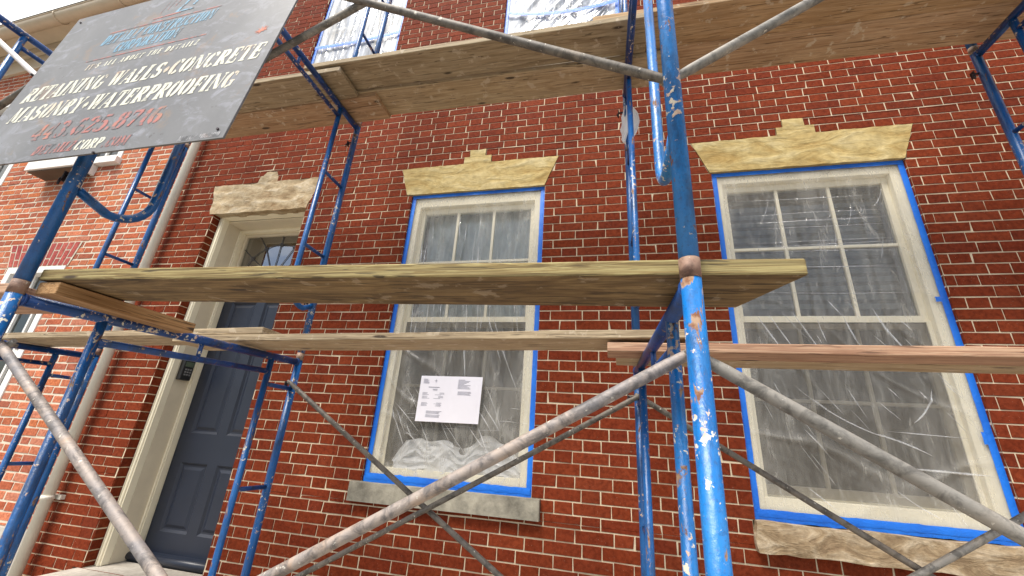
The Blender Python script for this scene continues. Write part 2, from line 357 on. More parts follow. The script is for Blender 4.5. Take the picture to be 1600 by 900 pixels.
# ------------------------------------------------------------------ brickwork
def sub_iv(a, b, holes):
    """solid pieces of the span [a,b] (bottom edge, top edge pairs) after cutting holes ((b0,b1),(t0,t1))"""
    out = [((a, a), (b, b))]
    for h in holes:
        (hb0, hb1), (ht0, ht1) = h; nxt = []
        for l, r in out:
            if hb1 <= l[0] and ht1 <= l[1] or hb0 >= r[0] and ht0 >= r[1]: nxt.append((l, r)); continue
            if min(hb0 - l[0], ht0 - l[1]) > 0.006: nxt.append((l, (min(hb0, r[0]), min(ht0, r[1]))))
            if min(r[0] - hb1, r[1] - ht1) > 0.006: nxt.append(((max(hb1, l[0]), max(ht1, l[1])), r))
        out = nxt
    return out
def brickwall(x0, x1, z0, z1, zj, h, P, Sx, phases, holes, jh, jv, cols, P3, rough=0.0008, depth=0.004, mb=None, seed=1):
    """Flemish bond laid brick by brick. holes: list of (zb, zt, fn(z)->(xl,xr)). P3(u,z,d) -> world point"""
    rnd = random.Random(seed); mb = mb or MB()
    k0 = math.floor((z0 - zj) / h); k1 = math.ceil((z1 - zj) / h)
    for k in range(k0, k1):
        rb, rtp = zj + k * h, zj + (k + 1) * h
        rb_, rt_ = max(rb, z0), min(rtp, z1)
        if rt_ - rb_ < 0.004: continue
        br = [rb_, rt_]
        for zb, zt, fn in holes:
            for zz in (zb, zt):
                if rb_ + 0.010 < zz < rt_ - 0.010: br.append(zz)
        br = sorted(br)
        # bricks of this course
        ph = phases[k % 2] + rnd.uniform(-0.012, 0.012)
        x = ph + math.floor((x0 - ph) / P) * P - P; units = []
        tone = rnd.uniform(-0.04, 0.04)
        while x < x1 + P:
            hh = P - Sx
            for wd, kind in ((hh, 0), (Sx, 1)):
                e = rnd.uniform(-0.006, 0.006)
                c0 = rnd.choice(cols); f = 1 + rnd.uniform(-0.07, 0.07) + tone
                units.append((x, x + wd, tuple(max(0, q * f) for q in c0)))
                x += wd
        for bi in range(len(br) - 1):
            sb, st = br[bi], br[bi + 1]; mid_b, mid_t = sb + 1e-3, st - 1e-3
            hs = [(fn(sb + 1e-4), fn(st - 1e-4)) for zb, zt, fn in holes if zb < (sb + st) / 2 < zt]
            for l, r in sub_iv(x0, x1, hs):
                mb.quad(P3(l[0], sb, 0), P3(r[0], sb, 0), P3(r[1], st, 0), P3(l[1], st, 0), (0.5, 0.5, 0.5), mi=1)
            b0 = sb + (jh / 2 if bi == 0 else 0); b1 = st - (jh / 2 if bi == len(br) - 2 else 0)
            for ua, ub, cc in units:
                ua2, ub2 = max(ua + jv / 2, x0), min(ub - jv / 2, x1)
                if ub2 - ua2 < 0.012: continue
                for l, r in sub_iv(ua2, ub2, hs):
                    if min(r[0] - l[0], r[1] - l[1]) < 0.006: continue
                    j = lambda: rnd.uniform(-rough, rough)
                    p = [(l[0] + j(), b0 + j()), (r[0] + j(), b0 + j()), (r[1] + j(), b1 + j()), (l[1] + j(), b1 + j())]
                    if rnd.random() < 0.10:
                        ci = rnd.randrange(4); ch = rnd.uniform(0.002, 0.007); sx_, sz_ = ((1, 1), (-1, 1), (-1, -1), (1, -1))[ci]
                        p[ci] = (p[ci][0] + sx_ * ch, p[ci][1] + sz_ * ch * 0.6)
                    e = 0.0022; dd = depth + rnd.uniform(-0.0012, 0.0012)
                    q = [(p[0][0] + e, p[0][1] + e), (p[1][0] - e, p[1][1] + e), (p[2][0] - e, p[2][1] - e), (p[3][0] + e, p[3][1] - e)]
                    A = [P3(a, z, -0.0005) for a, z in p]; B = [P3(a, z, dd) for a, z in q]
                    n = len(mb.v); mb.v += A + B
                    for f in ((4, 5, 6, 7), (0, 1, 5, 4), (1, 2, 6, 5), (2, 3, 7, 6), (3, 0, 4, 7)):
                        mb.f.append(tuple(n + i for i in f)); mb.c.append(cc); mb.sm.append(False); mb.mi.append(0)
    return mb
def rect(xl, xr, zb, zt): return (zb, zt, lambda z, a=xl, b=xr: (a, b))
def trap(zb, zt, lb, rb, lt, rt_):
    def f(z):
        s = min(1, max(0, (z - zb) / (zt - zb))); return (lb + (lt - lb) * s, rb + (rt_ - rb) * s)
    return (zb, zt, f)
H = 0.0688; LT = 2.2; LB = 1.93
RW = (0.735, 1.905, -0.275, LB); LW = (-1.603, -0.468, -0.275, LB)
UW1 = (-3.125, -2.08, 3.2, 5.35); UW2 = (-0.945, 0.145, 3.2, 5.35); UW3 = (1.62, 2.7, 3.2, 5.35)
DO = (-3.66, -2.63, -1.0, LB)
holes = [rect(*RW), rect(*LW), rect(*UW1), rect(*UW2), rect(*UW3), rect(*DO),
         rect(-1.662, -0.412, -0.392, -0.275), rect(0.722, 2.03, -0.42, -0.275), rect(-3.74, -2.55, -1.2, -1.0)]
lint = dict(
    left=[(LB, LT, -1.648, -0.474, -1.738, -0.368), (LT, LT + H, -1.17, -0.932, -1.17, -0.932), (LT + H, LT + 2 * H, -1.122, -0.988, -1.126, -0.984)],
    right=[(LB, LT, 0.726, 1.906, 0.622, 2.010), (LT, LT + H, 1.198, 1.438, 1.198, 1.438), (LT + H, LT + 2 * H, 1.243, 1.380, 1.245, 1.379)],
    door=[(LB - 0.05, LT, -3.70, -2.63, -3.775, -2.545), (LT, LT + H, -3.262, -3.045, -3.24, -3.050), (LT + H, LT + 1.7 * H, -3.215, -3.06, -3.19, -3.085)])
for k, ls in lint.items():
    for zb, zt, lb, rb, lt_, rt_ in ls:
        holes.append(trap(max(zb, LB), zt + 0.006, lb - 0.004, rb + 0.004, lt_ - 0.004, rt_ + 0.004))
RC = [(0.195, 0.036, 0.013), (0.18, 0.032, 0.012), (0.21, 0.040, 0.015), (0.172, 0.030, 0.012), (0.20, 0.040, 0.016), (0.187, 0.034, 0.012), (0.192, 0.034, 0.013), (0.197, 0.036, 0.014), (0.165, 0.030, 0.013)]
house = empty('brick_house', (0, 0, GROUND), 'deep red brick house with thin pale joints behind the blue scaffolding', 'house')
P0 = lambda u, z, d: (u, -d, z)
wall = brickwall(-4.22, 6.0, GROUND, 5.9, LT, H, 0.3275, 0.2175, (-0.177, -0.331), holes, 0.0064, 0.0050, RC, P0, 0.0016)
# door reveal on the left side, courses carried round the corner
brickwall(0.0005, 0.14, -1.0, LB, LT, H, 9, 8.9, (-4, -4), [], 0.0068, 0.0052, RC, lambda u, z, d: (DO[0] + d, u, z), mb=wall, seed=4)
brickwall(-0.34, -0.0005, -1.0, LB, LT, H, 9, 8.9, (-4, -4), [], 0.0068, 0.0052, RC, lambda u, z, d: (DO[1] - d, -u, z), mb=wall, seed=5)
for (a, b_, zb, zt), dp in ((RW, 0.10), (LW, 0.10), (UW1, 0.09), (UW2, 0.10), (UW3, 0.10)):
    brickwall(0.003, dp, zb, zt, LT, H, 9, 8.9, (-4, -4), [], 0.0068, 0.0052, RC, lambda u, z, d, a=a: (a + d * 0.3, u, z), mb=wall, seed=6)
    brickwall(-dp, -0.003, zb, zt, LT, H, 9, 8.9, (-4, -4), [], 0.0068, 0.0052, RC, lambda u, z, d, b_=b_: (b_ - d * 0.3, -u, z), mb=wall, seed=8)
wall.build('wall', [BRICK, MORTAR], house, colors=True)
# body of the house behind the face (keeps rooms dark) and its flat roof
g = MB(); g.box(-4.22, 6.0, 6.0, 6.25, GROUND, 5.9); g.box(5.75, 6.0, 0.16, 6.0, GROUND, 5.9); g.box(-4.22, -4.0, 0.16, 6.0, GROUND, 5.9)
g.build('rear_wall', STUCCO, house)
MB().box(-4.3, 6.1, -0.25, 6.3, 5.9, 6.15).build('roof', GUTTER, house, bevel=0.01)

def stone_mesh(layers, amp, yf, yb, nscale, du=0.016, seed=0.0, edge=0.0):
    mb = MB()
    def disp(x, z):
        p = Vector((x * nscale, z * nscale, seed))
        return amp * (noise.fractal(p, 0.9, 2.0, 5) + 0.5 * noise.noise(p * 3.1))
    for zb, zt, lb, rb, lt_, rt_ in layers:
        nu = max(4, int((max(rb, rt_) - min(lb, lt_)) / du)); nv = max(3, int((zt - zb) / du))
        def fn(u, v, back=False):
            z = zb + (zt - zb) * v; l = lb + (lt_ - lb) * v; r = rb + (rt_ - rb) * v
            x = l + (r - l) * u
            e = edge * (noise.noise(Vector((x * 9, z * 9, seed + 5))))
            if u in (0, 1): x += e
            if v in (0, 1): z += e * 0.5
            return (x, yf - disp(x, z), z)
        mb.grid(fn, nu, nv)
        for side in range(4):
            def sf(u, v, side=side):
                p = fn(u, 0.0) if side == 0 else fn(u, 1.0) if side == 1 else fn(0.0, u) if side == 2 else fn(1.0, u)
                return (p[0], p[1] + (yb - p[1]) * v, p[2])
            mb.grid(sf, nu if side < 2 else nv, 2, smooth=False, flip=side in (0, 3))
    return mb
stone_mesh(lint['left'], 0.006, -0.007, 0.12, 9, seed=1).build('lintel', LINTEL, house, (-1.05, 0, 2.0))
stone_mesh(lint['right'], 0.006, -0.007, 0.12, 9, seed=2).build('lintel', LINTEL, house, (1.3, 0, 2.0))
lo = stone_mesh(lint['door'], 0.009, -0.003, 0.14, 7, seed=3, edge=0.018).build('lintel', ROUGHST, house, (-3.15, 0, 2.0))
lo['label'] = 'rough broken stone lintel over the door'
for (a, b_, zb, zt) in (UW1, UW2, UW3):
    stone_mesh([(zt, zt + 0.27, a - 0.02, b_ + 0.02, a - 0.11, b_ + 0.11)], 0.006, -0.007, 0.12, 9, seed=a).build('lintel', LINTEL, house, (a, 0, zt))
# cavity hidden behind the lintels
for q in ((-3.8, -2.5, 1.94), (-1.8, -.3, 1.94), (0.55, 2.1, 1.94)): MB().box(q[0], q[1], 0.165, 0.2, q[2], 2.5).build('backing', ROOM, house, (q[0], 0.18, 2))

def fix(v_, o): return v_

# ------------------------------------------------------------------ windows
def window(opening, pane, mxs, mz, meet, mz2, zbot, ztop, lower_mx, label=None, sill=None, lower=True, curtain=None):
    a, b_, zb, zt = opening; px0, px1 = pane
    f = MB()                        # casing and jambs
    y0, y1 = 0.032, 0.13
    f.box(a, px0 - 0.035, y0, y1, zb, zt); f.box(px1 + 0.035, b_, y0, y1, zb, zt)
    f.box(px0 - 0.035, px1 + 0.035, y0, y1, ztop + 0.045, zt); f.box(px0 - 0.035, px1 + 0.035, y0, y1, zb, zbot - 0.06)
    wn = f.build('window', TRIM, house, ((a + b_) / 2, 0.08, zb), bevel=0.004)
    if label: wn['label'] = label
    s = MB(); ys, ye = 0.075, 0.115     # upper sash
    s.box(px0 - 0.035, px0, ys, ye, meet - 0.02, ztop + 0.045); s.box(px1, px1 + 0.035, ys, ye, meet - 0.02, ztop + 0.045)
    s.box(px0, px1, ys, ye, ztop, ztop + 0.045); s.box(px0, px1, ys - 0.004, ye, meet - 0.018, meet + 0.012)
    for x in mxs: s.box(x - 0.010, x + 0.010, ys + 0.006, ye - 0.01, meet + 0.012, ztop)
    s.box(px0, px1, ys + 0.008, ye - 0.012, mz - 0.010, mz + 0.010)
    s.build('sash', TRIM, wn, ((a + b_) / 2, 0.09, meet), bevel=0.002)
    s = MB(); ys, ye = 0.12, 0.155
    s.box(px0 - 0.034, px0, ys, ye, zbot - 0.06, meet - 0.02); s.box(px1, px1 + 0.034, ys, ye, zbot - 0.06, meet - 0.02)
    s.box(px0, px1, ys, ye, zbot - 0.06, zbot); s.box(px0, px1, ys, ye, meet - 0.055, meet - 0.021)
    for x in lower_mx: s.box(x - 0.010, x + 0.010, ys + 0.006, ye - 0.01, zbot, meet - 0.055)
    s.box(px0, px1, ys + 0.008, ye - 0.012, mz2 - 0.010, mz2 + 0.010)
    s.build('sash', TRIM, wn, ((a + b_) / 2, 0.13, zbot), bevel=0.002)
    g = MB(); g.quad((px0, 0.095, meet), (px1, 0.095, meet), (px1, 0.095, ztop), (px0, 0.095, ztop)); g.build('pane', GLASS, wn, (px0, 0.095, meet))
    g = MB(); g.quad((px0, 0.14, zbot), (px1, 0.14, zbot), (px1, 0.14, meet - 0.02), (px0, 0.14, meet - 0.02)); g.build('pane', GLASS, wn, (px0, 0.14, meet))
    if lower:
        sc = MB(); sc.quad((px0 - 0.01, 0.07, zbot - 0.05), (px1 + 0.01, 0.07, zbot - 0.05), (px1 + 0.01, 0.07, meet - 0.03), (px0 - 0.01, 0.07, meet - 0.03))
        for q in ((px0 - 0.034, px0 - 0.01, zbot - 0.06, meet - 0.02), (px1 + 0.01, px1 + 0.034, zbot - 0.06, meet - 0.02),
                  (px0 - 0.01, px1 + 0.01, meet - 0.03, meet - 0.02)):
            sc.box(q[0], q[1], 0.064, 0.076, q[2], q[3], mi=1)
        sc.build('insect_screen', [SCREEN, TRIM], wn, (px0, 0.07, zbot))
    # room seen through the glass
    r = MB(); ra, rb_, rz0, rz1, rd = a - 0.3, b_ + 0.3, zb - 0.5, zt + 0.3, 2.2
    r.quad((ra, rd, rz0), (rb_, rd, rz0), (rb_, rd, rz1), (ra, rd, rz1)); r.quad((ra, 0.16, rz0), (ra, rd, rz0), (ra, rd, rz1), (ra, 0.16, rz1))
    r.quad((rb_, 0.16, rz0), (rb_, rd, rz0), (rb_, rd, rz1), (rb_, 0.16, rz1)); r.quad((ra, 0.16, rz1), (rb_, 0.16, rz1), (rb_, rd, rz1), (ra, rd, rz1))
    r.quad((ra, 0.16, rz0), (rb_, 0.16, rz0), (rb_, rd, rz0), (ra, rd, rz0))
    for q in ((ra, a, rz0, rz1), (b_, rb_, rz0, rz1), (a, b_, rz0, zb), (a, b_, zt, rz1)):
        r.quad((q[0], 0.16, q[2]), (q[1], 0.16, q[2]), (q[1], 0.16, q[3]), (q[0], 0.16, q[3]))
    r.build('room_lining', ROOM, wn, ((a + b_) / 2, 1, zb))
    if curtain == 'drape':
        c = MB()
        c.grid(lambda u, v: (px0 + (px1 - px0) * u, 0.185 + 0.02 * math.sin(u * 75 + 2 * math.sin(v * 4)) + 0.012 * math.sin(u * 31), meet - 0.15 + (ztop - meet + 0.2) * v), 160, 6)
        c.build('curtain', CURT, wn, (px0, 0.24, meet))
    if curtain == 'blind':
        c = MB(); z = meet + 0.1
        while z < ztop:
            c.box(px0 - 0.02, px1 + 0.02, 0.20, 0.205, z, z + 0.034); z += 0.062
        c.build('blind', BLIND, wn, (px0, 0.2, meet))
    if sill: sill.build('window_sill', sill.m, wn, (a, 0, zb))
    return wn
sl1 = MB(); sl1.box(-1.660, -0.413, -0.045, 0.12, -0.390, -0.277); sl1.m = CONC
sl2 = stone_mesh([(-0.418, -0.279, 0.724, 2.028, 0.724, 2.028)], 0.010, -0.045, 0.12, 10, seed=9, edge=0.02); sl2.m = SILLST
window(LW, (-1.487, -0.585), (-1.195, -0.888), 1.33, 0.862, 0.37, -0.12, 1.775, (-1.18, -0.875), sill=sl1, curtain='drape')
window(RW, (0.840, 1.785), (1.156, 1.475), 1.348, 0.862, 0.366, -0.10, 1.80, (1.161, 1.471), sill=sl2, curtain='blind')
for op in (UW1, UW2, UW3):
    a, b_, zb, zt = op; ww = (b_ - a - 0.23)
    sl_ = MB(); sl_.box(a - 0.05, b_ + 0.05, -0.045, 0.12, zb - 0.115, zb - 0.002); sl_.m = CONC
    window(op, (a + 0.115, b_ - 0.115), (a + 0.115 + ww / 3, a + 0.115 + 2 * ww / 3), zb + 1.6, zb + 1.12, zb + 0.6, zb + 0.12, zt - 0.11,
           (a + 0.115 + ww / 3, a + 0.115 + 2 * ww / 3), sill=sl_, curtain='blind', lower=False)

# ------------------------------------------------------------------ plastic sheets taped over the windows
def strip(mb, p0, p1, wd, y, wob=0.002, seed=0, sag=0.0, thick=0.0015):
    """tape strip in the x-z plane, ragged edges"""
    p0 = Vector((p0[0], 0, p0[1])); p1 = Vector((p1[0], 0, p1[1])); d = (p1 - p0); L_ = d.length; d.normalize(); n = Vector((-d.z, 0, d.x))
    N = max(4, int(L_ / 0.03)); b = len(mb.v)
    for i in range(N + 1):
        t_ = i / N; c = p0 + d * L_ * t_ - Vector((0, 0, 1)) * sag * 4 * t_ * (1 - t_)
        w0 = wd / 2 + wob * noise.noise(Vector((i * 0.7, seed, 1))); w1 = wd / 2 + wob * noise.noise(Vector((i * 0.7, seed, 7)))
        yy = y + 0.0015 * noise.noise(Vector((i * 0.9, seed, 3)))
        mb.v += [tuple(c + n * w0 + Vector((0, yy, 0))), tuple(c + Vector((0, yy - 0.002, 0))), tuple(c - n * w1 + Vector((0, yy, 0)))]
    for i in range(N):
        for k in range(2):
            q = b + i * 3 + k; mb.f.append((q, q + 1, q + 4, q + 3)); mb.c.append(None); mb.sm.append(True); mb.mi.append(0)
def sheet(opening, label, material, fold, amp, band=None, tw=0.036, y=0.022, seed=1, nubs=(), creases=()):
    a, b_, zb, zt = opening
    root = empty('plastic_sheet', ((a + b_) / 2, 0.02, zb), label, 'plastic sheet', 'plastic sheets taped over the windows')
    fm = MB(); X0, X1, Z0, Z1 = a + 0.03, b_ - 0.03, zb + 0.03, zt - 0.03
    def fn(u, v):
        e = min(u, 1 - u, v, 1 - v) * 9; e = min(1, e)
        x = X0 + (X1 - X0) * u; z = Z0 + (Z1 - Z0) * v
        return (x, y + 0.001 - fold(u, v, x, z) * amp * e + 0.004 * e, z)
    fm.grid(fn, 150, 240)
    q_ = 0
    for jj in range(240):
        for ii in range(150):
            u, v = (ii + 0.5) / 150, (jj + 0.5) / 240; x = X0 + (X1 - X0) * u; z = Z0 + (Z1 - Z0) * v
            ed = min(u * (X1 - X0), (1 - u) * (X1 - X0), v * (Z1 - Z0), (1 - v) * (Z1 - Z0))
            k_ = 0.75 * max(0, 1 - ed / 0.10) * (0.6 + 0.7 * abs(noise.noise(Vector((x * 14, z * 6, 2))))) + 0.55 * max(0, fold(u, v, x, z) - 0.25)
            k_ = min(1, k_); fm.c[q_] = (k_, k_, k_); q_ += 1
    for (cx0, cz0, cx1, cz1, cw, cb) in creases:
        n0 = len(fm.v); N_ = 14; dx, dz = cx1 - cx0, cz1 - cz0; ll = math.hypot(dx, dz) or 1
        for i in range(N_ + 1):
            t_ = i / N_; bend = cb * 4 * t_ * (1 - t_); w_ = 2.1 * cw * (math.sin(math.pi * min(1, t_ * 0.97 + 0.015)) ** 0.8) * (0.7 + 0.5 * noise.noise(Vector((t_ * 5, cx0 * 9, cz0 * 9))))
            px_ = cx0 + dx * t_ - dz / ll * bend; pz_ = cz0 + dz * t_ + dx / ll * bend
            u_, v_ = min(1, max(0, (px_ - X0) / (X1 - X0))), min(1, max(0, (pz_ - Z0) / (Z1 - Z0)))
            bp = fn(u_, v_); ox, oz = -dz / ll * w_, dx / ll * w_
            fm.v += [(bp[0] - ox, bp[1] - 0.0015, bp[2] - oz), (bp[0], bp[1] - 0.0015 - 0.5 * cw, bp[2]), (bp[0] + ox, bp[1] - 0.0015, bp[2] + oz)]
        for i in range(N_):
            for k in range(2):
                q = n0 + i * 3 + k; fm.f.append((q, q + 1, q + 4, q + 3)); fm.c.append(('k', k)); fm.sm.append(True); fm.mi.append(1)
    fm.build('film', [material, CREASE], root, ((a + b_) / 2, 0, (zb + zt) / 2), colors=True)
    tp = MB(); h_ = tw / 2
    strip(tp, (a + h_, zb + 0.01), (a + h_, zt - 0.004), tw, y - 0.004, seed=seed); strip(tp, (b_ - h_, zb + 0.01), (b_ - h_, zt - 0.004), tw, y - 0.004, seed=seed + 1)
    strip(tp, (a + 0.004, zt - h_ * 0.9), (b_ - 0.004, zt - h_ * 0.9), tw * 0.85, y - 0.007, seed=seed + 2)
    strip(tp, (a + 0.004, zb + h_ * 1.0), (b_ - 0.004, zb + h_ * 0.8), tw * 1.05, y - 0.008, seed=seed + 3, wob=0.006); strip(tp, (a + 0.02, zb + h_ * 2.0), (b_ - 0.01, zb + h_ * 1.7), tw, y - 0.0115, seed=seed + 5, wob=0.006)
    if band: strip(tp, (a + 0.02, band[0]), (b_ - 0.02, band[1]), 0.045, y - 0.010 - amp * 0.9, seed=seed + 4, sag=band[2])
    for (nx, nz_, nw, nh) in nubs: strip(tp, (nx, nz_), (nx + nw, nz_), nh, y - 0.011, seed=seed + 6)
    tp.build('masking_tape', TAPE, root, ((a + b_) / 2, 0, (zb + zt) / 2))
    return root
def ridge(p): return 1 - abs(noise.noise(p)) * 2.2
def fold_low(u, v, x, z):
    k = 0.5 * noise.noise(Vector((x * 9 + z * 1.5, z * 1.3, 1)))
    r = max(0, ridge(Vector((x * 3.2 + z * 2.2, z * 1.6 - x * 0.9, 4))) - 0.72) * 2.6
    r2_ = max(0, ridge(Vector((x * 6 + z * 3.4, z * 2.2, 14))) - 0.80) * 1.8
    return k * 0.45 + r * (1.15 - v) + r2_ * 0.25
def fold_right(u, v, x, z):
    k = 0.4 * noise.noise(Vector((x * 7, z * 2 + x * 2, 21)))
    r = max(0, ridge(Vector((x * 1.7 + z * 2.6, z * 1.0 - x * 1.2, 24))) - 0.78) * 3.2
    r2_ = max(0, ridge(Vector((x * 5 + z * 6, z * 3, 34))) - 0.82) * 1.8
    r3 = max(0, ridge(Vector((x * 0.8, z * 7.0 + x * 0.4, 44))) - 0.86) * 2.0
    return k * 0.4 + r * (1.1 - 0.8 * v) + r2_ * 0.2 + r3 * 0.3
def fold_up(u, v, x, z):
    q = x * 0.8 - z * 0.75
    return 0.8 * noise.noise(Vector((x * 16, z * 1.6, 2))) + 0.5 * noise.noise(Vector((x * 5, z * 2, 5))) + 0.4 * ridge(Vector((x * 9, z * 1.2, 9)))
def fold_diag(u, v, x, z):
    q = x * 0.8 - z * 0.62; p_ = x * 0.62 + z * 0.8
    low = 0.9 * ridge(Vector((q * 11, p_ * 0.9, 3))) + 0.5 * noise.noise(Vector((q * 22, p_ * 1.5, 8)))
    return low * (0.35 + 0.65 * min(1, u * 1.6)) + 0.4 * noise.noise(Vector((x * 12, z * 2, 6))) * (1 - u)
def P0c(pts): return pts
rc = random.Random(17); CL, CR_, CU2, CU1 = [], [], [], []
for i in range(34):      # fine hanging streaks in the upper half of the left sheet
    x = rc.uniform(-1.46, -0.60); z = rc.uniform(0.75, 1.75); l_ = rc.uniform(0.08, 0.45)
    CL.append((x, z, x + rc.uniform(-0.02, 0.03), max(0.62, z - l_), rc.uniform(0.0012, 0.0035), rc.uniform(-0.004, 0.004)))
for i in range(18):      # creases fanning out of the heap
    x = rc.uniform(-1.40, -0.60); z = rc.uniform(-0.14, 0.10); l_ = rc.uniform(0.10, 0.38); an = RAD(rc.uniform(108, 140))
    CL.append((x, z, x + math.cos(an) * l_, z + math.sin(an) * l_, rc.uniform(0.0015, 0.0045), rc.uniform(-0.02, 0.01)))
CL += [(-0.80, 0.85, -0.60, 0.35, 0.006, -0.01), (-0.84, 0.10, -0.74, -0.10, 0.005, 0.0), (-1.02, 0.76, -0.97, 0.42, 0.004, 0), (-0.86, 0.9, -0.72, 0.52, 0.004, 0.0)]
for i in range(10):
    x = rc.uniform(-1.4, -0.6); z = rc.uniform(0.0, 0.3); CL.append((x, z, x + rc.uniform(0.05, 0.2), z + rc.uniform(-0.01, 0.01), 0.0012, 0.003))
CR_ += [(1.04, 0.44, 1.42, 0.18, 0.0045, -0.03), (1.36, 0.20, 1.62, 0.10, 0.005, 0.01), (1.70, 0.44, 1.58, 0.26, 0.005, 0.02), (1.05, 0.20, 1.16, 0.05, 0.004, 0.0), (1.28, 0.20, 1.52, 0.02, 0.004, -0.03),
        (1.50, 0.03, 1.86, 0.02, 0.005, 0.0), (1.45, 0.21, 1.80, 0.195, 0.0022, 0.0), (0.90, 0.86, 1.02, 0.62, 0.004, 0), (0.96, 0.88, 1.09, 0.62, 0.0035, 0), (1.10, 0.88, 1.22, 0.62, 0.004, 0),
        (1.36, 0.88, 1.44, 0.62, 0.005, -0.01), (1.52, 0.92, 1.66, 0.62, 0.005, -0.02), (1.22, 0.84, 1.25, 0.70, 0.003, 0), (1.30, 0.96, 1.36, 0.86, 0.003, 0), (1.02, -0.10, 1.14, -0.20, 0.004, 0), (1.42, -0.08, 1.60, -0.20, 0.003, -0.01)]
for i in range(26):
    x = rc.uniform(0.86, 1.80); z = rc.choice((rc.uniform(0.55, 1.0), rc.uniform(-0.2, 0.5), rc.uniform(0.3, 0.5))); l_ = rc.uniform(0.06, 0.24); an = RAD(rc.uniform(-72, -45))
    CR_.append((x, z, x + math.cos(an) * l_, z + math.sin(an) * l_, rc.uniform(0.0008, 0.0022), rc.uniform(-0.004, 0.004)))
for i in range(12):      # long level stretch lines of the upper half
    z = rc.uniform(1.0, 1.7); CR_.append((0.86, z, 1.78, z + rc.uniform(-0.02, 0.02), 0.0014, rc.uniform(-0.01, 0.01)))
for i in range(9):
    x = rc.uniform(0.9, 1.75); z = rc.uniform(1.3, 1.75); l_ = rc.uniform(0.04, 0.25); an = RAD(rc.uniform(230, 262)); CR_.append((x, z, x + math.cos(an) * l_, z + math.sin(an) * l_, rc.uniform(0.001, 0.0025), 0.01))
for i in range(38):
    x = rc.uniform(-0.62, 0.10); z = 3.93; l_ = rc.uniform(0.35, 0.75); an = RAD(rc.uniform(226, 238)); CU2.append((x, z - 0.02, x + math.cos(an) * l_, z + math.sin(an) * l_, rc.uniform(0.003, 0.009), 0.0))
for i in range(30):
    x = rc.uniform(-0.85, 0.1); z = rc.uniform(4.0, 4.6); CU2.append((x, z, x + rc.uniform(-0.1, 0.05), z - rc.uniform(0.1, 0.4), rc.uniform(0.002, 0.006), 0.01))
for i in range(50):
    x = rc.uniform(-3.05, -2.15); z = rc.uniform(3.5, 4.8); CU1.append((x, z, x + rc.uniform(-0.06, 0.02), z - rc.uniform(0.15, 0.5), rc.uniform(0.002, 0.006), 0.005))
sheet(LW, 'clear plastic sheet with blue tape over the ground floor window nearest the door', FILM, fold_low, 0.020, seed=3, creases=CL)
sheet(RW, 'clear plastic sheet with blue tape over the ground floor window at the right', FILM, fold_right, 0.020, seed=13, creases=CR_,
      nubs=((1.838, 0.955, 0.028, 0.03), (1.85, 0.20, 0.016, 0.06)))
sheet(UW1, 'milky plastic sheet with a straight blue tape band on the upper window above the door', FILM_M, fold_up, 0.016, band=(3.955, 3.985, 0.02), seed=23, creases=CU1)
sheet(UW2, 'milky plastic sheet with a sagging blue tape band on the upper middle window', FILM_M, fold_diag, 0.020, band=(3.985, 3.90, 0.075), seed=33, creases=CU2)
sheet(UW3, 'milky plastic sheet on the upper window at the far right above the planks', FILM_M, fold_up, 0.016, band=(3.95, 3.98, 0.02), seed=43)

# crumpled plastic behind the left sheet
c = MB()
def cr(u, v):
    x = -1.42 + 0.93 * u; top = 0.26 * (0.75 + 0.45 * noise.noise(Vector((u * 5, 0, 2)))) * min(1, u * 9 + 0.3, (1 - u) * 7) + 0.04
    z = -0.225 + top * v + 0.02 * noise.noise(Vector((u * 9, v * 5, 3)))
    return (x + 0.02 * noise.noise(Vector((u * 14, v * 6, 8))), 0.050 - 0.022 * ridge(Vector((u * 11, v * 5, 1))) + 0.012 * v, z)
c.grid(cr, 90, 24, smooth=False)
tag(c.build('crumpled_plastic', FILM_P, None, (-0.95, 0.05, -0.2)), 'crumpled white plastic heaped behind the sheet at the foot of the window', 'plastic wrap')

# notice of two pages taped on the sheet
nt_ = empty('paper_notice', (-1.05, 0.0, 0.12), 'two page white paper notice fixed on the plastic of the middle window', 'notice')
g = MB()
PZ = lambda u, v: (-1.278 + 0.445 * u - 0.004 * (1 - v), -0.006 - 0.004 * math.sin(math.pi * abs(u * 2 - (u > .5))) , 0.118 + 0.302 * v + 0.003 * u)
g.grid(PZ, 24, 4); g.build('sheet_of_paper', PAPER, nt_, (-1.05, 0, 0.2))
tx = MB(); txb = MB(); rr = random.Random(3)
def pl_(u0, u1, v, h=0.008):
    a_ = PZ(u0, v); b_ = PZ(u1, v); (tx if u0 < 0.5 else txb).quad((a_[0], a_[1] - 0.0015, a_[2]), (b_[0], b_[1] - 0.0015, b_[2]), (b_[0], b_[1] - 0.0015, b_[2] + h * 0.3), (a_[0], a_[1] - 0.0015, a_[2] + h * 0.3))
v_ = 0.90
for i in range(5): pl_(0.05, 0.05 + 0.08 * rr.random() + 0.05, 0.92 - i * 0.022)
pl_(0.15, 0.33, 0.74, 0.014); pl_(0.22, 0.30, 0.70); pl_(0.23, 0.30, 0.68)
for blk, n_ in ((0.62, 3), (0.54, 3), (0.40, 4), (0.22, 3), (0.14, 3)):
    for i in range(n_): pl_(0.06 if blk > .3 else 0.16, 0.42 - 0.06 * rr.random(), blk - i * 0.022)
for i in range(9): pl_(0.62, 0.72 + 0.12 * rr.random(), 0.92 - i * 0.024)
for i in range(4): pl_(0.63, 0.80 + 0.05 * rr.random(), 0.66 - i * 0.022)
k_ = PZ(0.26, 0.89)
